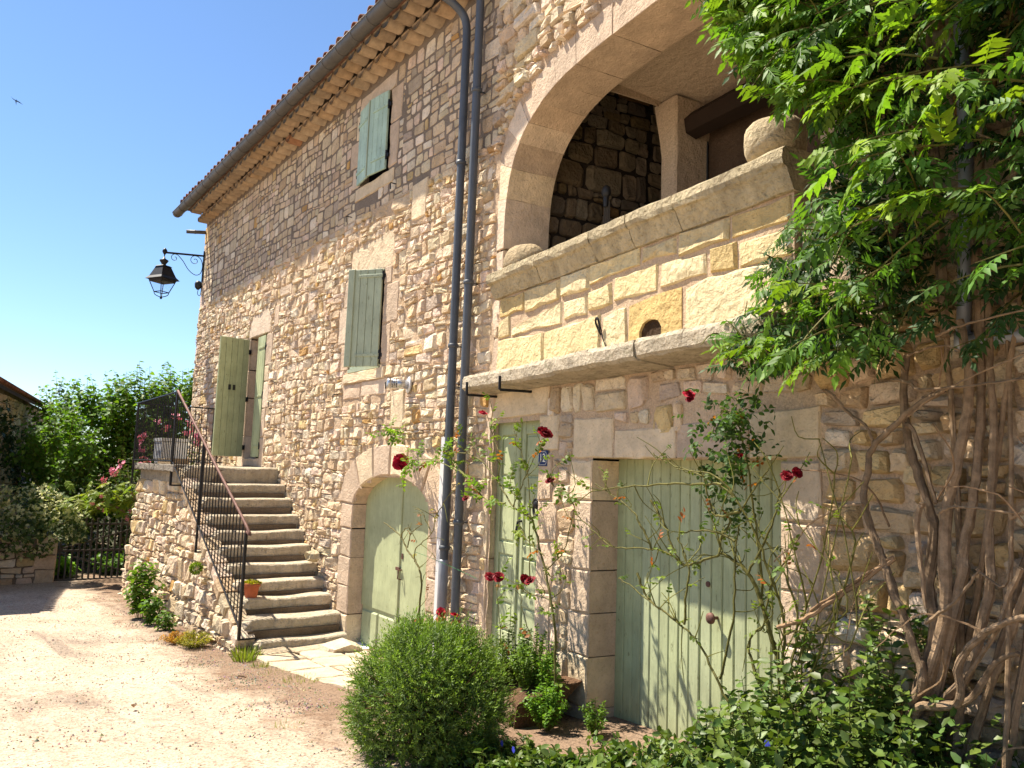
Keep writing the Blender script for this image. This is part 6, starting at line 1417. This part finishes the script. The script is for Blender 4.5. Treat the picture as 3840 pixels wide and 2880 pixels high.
def grass(c, n, rx, h, label):
    e = empty('grass_tuft', tuple(c), label, 'grass'); lb = LB()
    for k in range(n): a = R.uniform(0, 6.28); q = rx * math.sqrt(R.random()); lb.add((c[0] + q * math.cos(a), c[1] + q * math.sin(a), c[2] - .01), Vector((math.cos(a), math.sin(a), 0)) * R.uniform(.1, .9) + Vector((0, 0, 1)), rv(1), h * R.uniform(.5, 1.15), gcol((.16, .22, .04), .3, .6))
    lb.build('blades', [t_needle(.025)], M['leaf'], e)
grass((9.72, -1.5, .0), 150, .13, .22, 'tall grass tuft at the lower corner of the stairs'); grass((10.35, -1.52, .05), 90, .1, .1, 'small grass tuft on the near edge of paving'); grass((10.95, -1.5, .1), 120, .2, .07, 'thin strip of grass along the paving edge')
grass((11.5, -1.45, .15), 140, .2, .08, 'grassy strip by the paving close to the rosemary'); grass((13.4, -2.3, .3), 60, .12, .07, 'tiny dry grass tuft left of the rosemary')
hs_ = empty('houseleek', (7.75, -1.62, .9), 'round green houseleek growing out of the stair wall', 'succulent'); lb = LB()
for k in range(260): d = rv(1).normalized(); lb.add(Vector((7.75, -1.66, .93)) + d * .055, d + Vector((0, -.3, .2)), rv(1), .05 * R.uniform(.7, 1.2), gcol((.14, .22, .03), .3, .4))
lb.build('rosettes', [OVN], M['leaf'], hs_)
lb = LB()
for k in range(420): a = R.uniform(0, 6.28); q = .115 * math.sqrt(R.random()); lb.add((PC[0] + q * math.cos(a), PC[1] + q * math.sin(a), PC[2] + .18 + .06 * (1 - q / .12) * R.random()), Vector((math.cos(a), math.sin(a), R.uniform(.2, 1.6))), rv(1), .035 * R.uniform(.7, 1.3), gcol((.26, .27, .03), .35, .5))
lb.build('succulent', [t_ovate(.28)], M['leaf'], pt)

# ------------------------------------------------------------------ garden behind the gate
def tree(name, base, label, blobs, nshoot, leaf, size, colr, cat='tree', up=.9, tk=.1, yel=.5, flat=.35, grp=None, shl=(.4, .9), mat='leaf', droop=.6):
    e = empty(name, base, label, cat, grp); tm = MB(); lb = LB(); tw_ = MB(); b0 = Vector(base); top = sum((Vector(b[0]) for b in blobs), Vector()) / len(blobs)
    fork = b0.lerp(Vector((top.x, top.y, top.z)), .35); tm.tube(smooth_path([b0, b0.lerp(fork, .5) + rv(.03), fork], 4), [tk, tk * .95, tk * .9, tk * .86, tk * .82, tk * .8, tk * .78, tk * .76, tk * .74], 9, (.8, .75, .7)); tm.build('trunk', M['bark'], e)
    for c, r in blobs:
        c = Vector(c); lm_ = MB(); lm_.tube(smooth_path([fork, fork.lerp(c, .5) + rv(.1), c], 4), [tk * .6 * (1 - .08 * i) for i in range(9)], 6, (.8, .75, .7)); lm_.build('limb', M['bark'], e)
        for k in range(int(nshoot * r[0] * r[2])):
            d = rv(1).normalized(); q = R.uniform(.45, 1.0); P = c + Vector((d.x * r[0], d.y * r[1], d.z * r[2])) * q; g = (d * .7 + Vector((0, 0, up)) + rv(.25)).normalized(); L = R.uniform(*shl)
            tw_.tube([P, P + g * L * .5 + rv(.02), P + g * L], [.008, .006, .002], 3, (.8, .8, .5), False); nl = int(L / (size * .5)) + 2; ph = R.uniform(0, 6); a = g.orthogonal().normalized(); b = g.cross(a)
            for j in range(nl):
                t = (j + .5) / nl; ph += 2.4; x = a * math.cos(ph) + b * math.sin(ph); dd = x - Vector((0, 0, droop)) * R.uniform(.3, 1.3) + g * .2; nn = x * .5 + Vector((0, 0, 1)) + rv(flat); lb.add(P + g * L * t + x * size * .15, dd, nn, size * R.uniform(.6, 1.15) * (1.05 - .4 * t), gcol(colr, .3, yel))
    o = tw_.build('twigs', M['cane'], e); o['kind'] = 'stuff'; lb.build('crown', leaf, M[mat], e); return e
MG = (.095, .2, .022)
tree('mulberry_tree', (-5.0, -.4, -.15), 'bushy bright green mulberry tree behind the garden gate', [((-5, -1.2, 3.0), (1.0, 1.0, 1.4)), ((-5, -.2, 3.4), (1.0, 1.0, 1.3)), ((-5.2, .8, 3.6), (1.0, 1.0, 1.3)), ((-4.6, -1.0, 1.6), (1.0, 1.3, 1.1)), ((-4.6, .4, 1.8), (1, 1.1, 1.2))], 210, [HE], .19, MG, 'tree', 1.0, .12)
tree('mulberry_tree', (-7.5, -2.3, -.15), 'slim leafy sapling standing before the barn roof end', [((-7.5, -2.1, 3.0), (.6, .6, 1.5)), ((-7.2, -1.8, 1.8), (.8, .8, 1.2))], 170, [HE], .18, MG, 'tree', 1.2, .07)
tree('fig_tree', (-3.0, -2.3, -.15), 'rounded green shrub left of the mulberry by the barn', [((-3.2, -2.35, 2.5), (.8, .65, .9)), ((-2.8, -2.1, 1.3), (.7, .7, 1.0))], 200, [HE], .16, (.085, .18, .022), 'shrub', .6, .06)
tree('laurel_hedge', (-1.6, -1.0, -.15), 'dark shady evergreen mass seen through the gate', [((-2.2, -2.3, .8), (.6, .8, .9)), ((-2.0, -1.2, .8), (.7, .9, 1.0)), ((-2.0, -.2, .9), (.7, .9, 1.0)), ((-2.4, .9, 1.2), (.7, .9, 1.2))], 220, [OV], .12, (.035, .075, .016), 'shrub', .4, .05, .2)
# oleander and silk tree
ol = tree('oleander', (1.8, -.85, -.15), 'pink-flowered oleander rising behind the stair landing', [((1.9, -.85, 2.55), (.55, .7, .75)), ((1.5, -1.45, 1.8), (.55, .5, .6)), ((1.5, -.7, 1.0), (.6, .7, .8))], 130, [LA], .14, (.09, .15, .04), 'shrub', 1.0, .05, .5, .5, None, (.25, .5), 'leaf', .1)
fp = []
for q in range(5):
    mb = MB(); vs_ = [(0, 0, 0)]; fs = []
    for j in range(5):
        t = j * 1.256 + jit(.1); e = Vector((math.cos(t), math.sin(t), .25)); y = Vector((-math.sin(t), math.cos(t), 0)); b_ = len(vs_); vs_ += [e * .03 + y * .021, e * .052, e * .03 - y * .021]; fs.append((0, b_ + 2, b_ + 1, b_))
    mb.add(vs_, fs, gcol((.7, .22, .3), .2)); fp.append(mb.mesh('flower', M['petal']))
for k in range(22):
    c = Vector((1.9, -.85, 2.65)) if k < 13 else Vector((1.5, -1.45, 1.75)); d = rv(1).normalized(); d.z = abs(d.z) * .9; P = c + Vector((d.x * .62, d.y * .66, d.z * .85))
    for q in range(7):
        ax = (d + rv(.4)).normalized(); inst('flower', R.choice(fp), ol, P + rv(.045), ax.to_track_quat('Z', 'Y').to_matrix())
sk = empty('silk_tree', (.9, -1.7, -.15), 'feathery yellow-green silk tree branches above the gate', 'tree'); lb = LB()
FR = t_pinnate(9, t_needle(.13), .3, .35, .01, 7, 1.2)
mb = MB(); mb.tube(smooth_path([(.9, -1.2, -.2), (.95, -1.25, .8), (1.1, -1.5, 1.35), (1.2, -1.9, 1.55)], 5), .025, 6); mb.build('trunk', M['bark'], sk)
for k in range(120):
    c = Vector((1.05 + R.gauss(0, .22), -1.7 + R.gauss(0, .36), 1.68 + R.gauss(0, .14))); d = Vector((R.gauss(.3, .6), R.gauss(-.4, .8), R.gauss(-.1, .3))); lb.add(c, d, Vector((0, 0, 1)) + rv(.25), .32 * R.uniform(.7, 1.2), gcol((.16, .24, .03), .25, .6))
lb.build('fronds', [FR], M['leaf'], sk)
for k in range(9):
    c = Vector((1.2 + jit(.3), -1.8 + jit(.6), 1.5 + jit(.3))); mb = MB()
    for j in range(26): d = rv(1).normalized(); y = d.orthogonal() * .004; mb.add([c, c + d * .05 + y, c + d * .05 - y], [(0, 1, 2)], (.75, .2, .28))
    mb.build('flower', M['petal'], sk)
# variegated ivy over the low wall; dark ivy on the barn
iv2 = empty('variegated_ivy', (.6, -3.6, .8), 'cream-edged variegated ivy heaped over the low garden wall', 'ivy'); lb = LB()
for k in range(3600):
    y = R.uniform(-5.1, -2.15); t = R.random(); hgt = float(np.interp(y, [-5.1, -4, -3.4, -2.9, -2.4, -2.1], [1.9, 1.85, 1.8, 1.9, 1.5, .9])); z = R.uniform(.45 if y < -2.7 else .75, hgt) + jit(.08); depth = .16 + .34 * math.sin(math.pi * min(1, max(0, (z - .3) / (hgt - .2)))); x = .52 + depth * R.uniform(-.5, 1.05)
    lb.add((x, y, z), Vector((R.uniform(.1, 1), jit(.8), R.uniform(-1, .2))), Vector((.3, -.15, 1)) + rv(.45), .1 * R.uniform(.6, 1.2), gcol((.55, .55, .3), .2, .1) if R.random() < (.6 if z > 1.2 else .25) else gcol((.08, .13, .04), .35, .3))  # cream variegation; its larger share high up stands in for sunlight
lb.build('leaves', [IV], M['leaf'], iv2)
iv3 = empty('barn_ivy', tuple(FBN.p(9, 2, .1)), 'dark ivy trailing across the shaded barn wall', 'ivy'); lb = LB()
for k in range(1500):
    t = R.random(); u = 4.5 + 8 * t + R.gauss(0, .7); z = 3.9 - 2.6 * t + R.gauss(0, .35) if k % 3 else R.uniform(.6, 3.8); u = u if k % 3 else R.uniform(10, 16)
    if .2 < z < 4.3: lb.add(FBN.p(u, z, R.uniform(.04, .2)), rv(.7) + Vector((0, 0, -.6)), FBN.N + rv(.4), .13 * R.uniform(.6, 1.2), gcol((.025, .05, .015), .3))
lb.build('leaves', [IV], M['leaf_gloss'], iv3)
herb('lettuce_plant', (-.3, -2.35, -.15), 26, .25, .45, .2, .09, (.16, .34, .03), 'bright lime leafy plant behind the gate corner', 'plant', [OV], 'leaf', .3, None, .2)
herb('garden_plant', (-.5, -1.4, -.15), 40, .5, .5, .12, .06, (.08, .17, .03), 'mixed green border plants behind the gate pickets', 'plant', [OV], 'leaf', .5)

# ------------------------------------------------------------------ bits on the ground
pb = MB()
for k in range(6500):
    if k < 2500: x, y = R.uniform(5, 13), -1.75 - abs(R.gauss(0, .35)) + (.25 if k % 2 else 0)
    else: x, y = R.uniform(3, 16), R.uniform(-5, -1.5)
    if 9.5 < x < 12.4 and y > -1.42: continue
    r = R.uniform(.004, .012) * (1.6 if R.random() < .08 else 1); z = ground_z(x) + .02 * math.sin(x * 1.3 + y * .7) * math.sin(y * 1.1 - x * .4) + r * .3; c = tuple(v * R.uniform(.6, 1.1) for v in lin(204, 182, 158, .75)); n_ = 5; vs_ = [(x + r * math.cos(i * 1.257 + k) * R.uniform(.7, 1.3), y + r * math.sin(i * 1.257 + k) * R.uniform(.7, 1.3), z - r * .4) for i in range(n_)] + [(x + jit(r * .3), y + jit(r * .3), z + r * .7)]
    pb.add(vs_, [(i, (i + 1) % n_, n_) for i in range(n_)], c)
tag(pb.build('gravel', M['rubble']), 'loose gravel and grit scattered over the lane', 'gravel', None, 'stuff')
for i, (x, y, lbl) in enumerate(((11.9, -3.2, 'curled brown leaf lying alone on the lane'), (10.9, -1.95, 'short dark twig near the paving edge'), (9.1, -2.6, 'dry leaf on the lane below the stair wall'))):
    mb = MB(); z = ground_z(x) + .02; a = jit(3)
    if i == 1: mb.tube([(x, y, z), (x + .06, y + .02, z + .01), (x + .1, y + .06, z)], .007, 5, (.5, .4, .35)); o = mb.build('twig', M['bark']); tag(o, lbl, 'twig')
    else:
        e = Vector((math.cos(a), math.sin(a), .1)) * .09; w_ = Vector((-math.sin(a), math.cos(a), .5)) * .03; c = Vector((x, y, z)); mb.add([c, c + e * .4 + w_, c + e, c + e * .4 - w_ + Vector((0, 0, .03)), c + e * .5 + Vector((0, 0, -.004))], [(0, 4, 1), (1, 4, 2), (0, 3, 4), (3, 2, 4)], (.16, .09, .05)); tag(mb.build('dry_leaf', M['leaf']), lbl, 'leaf')
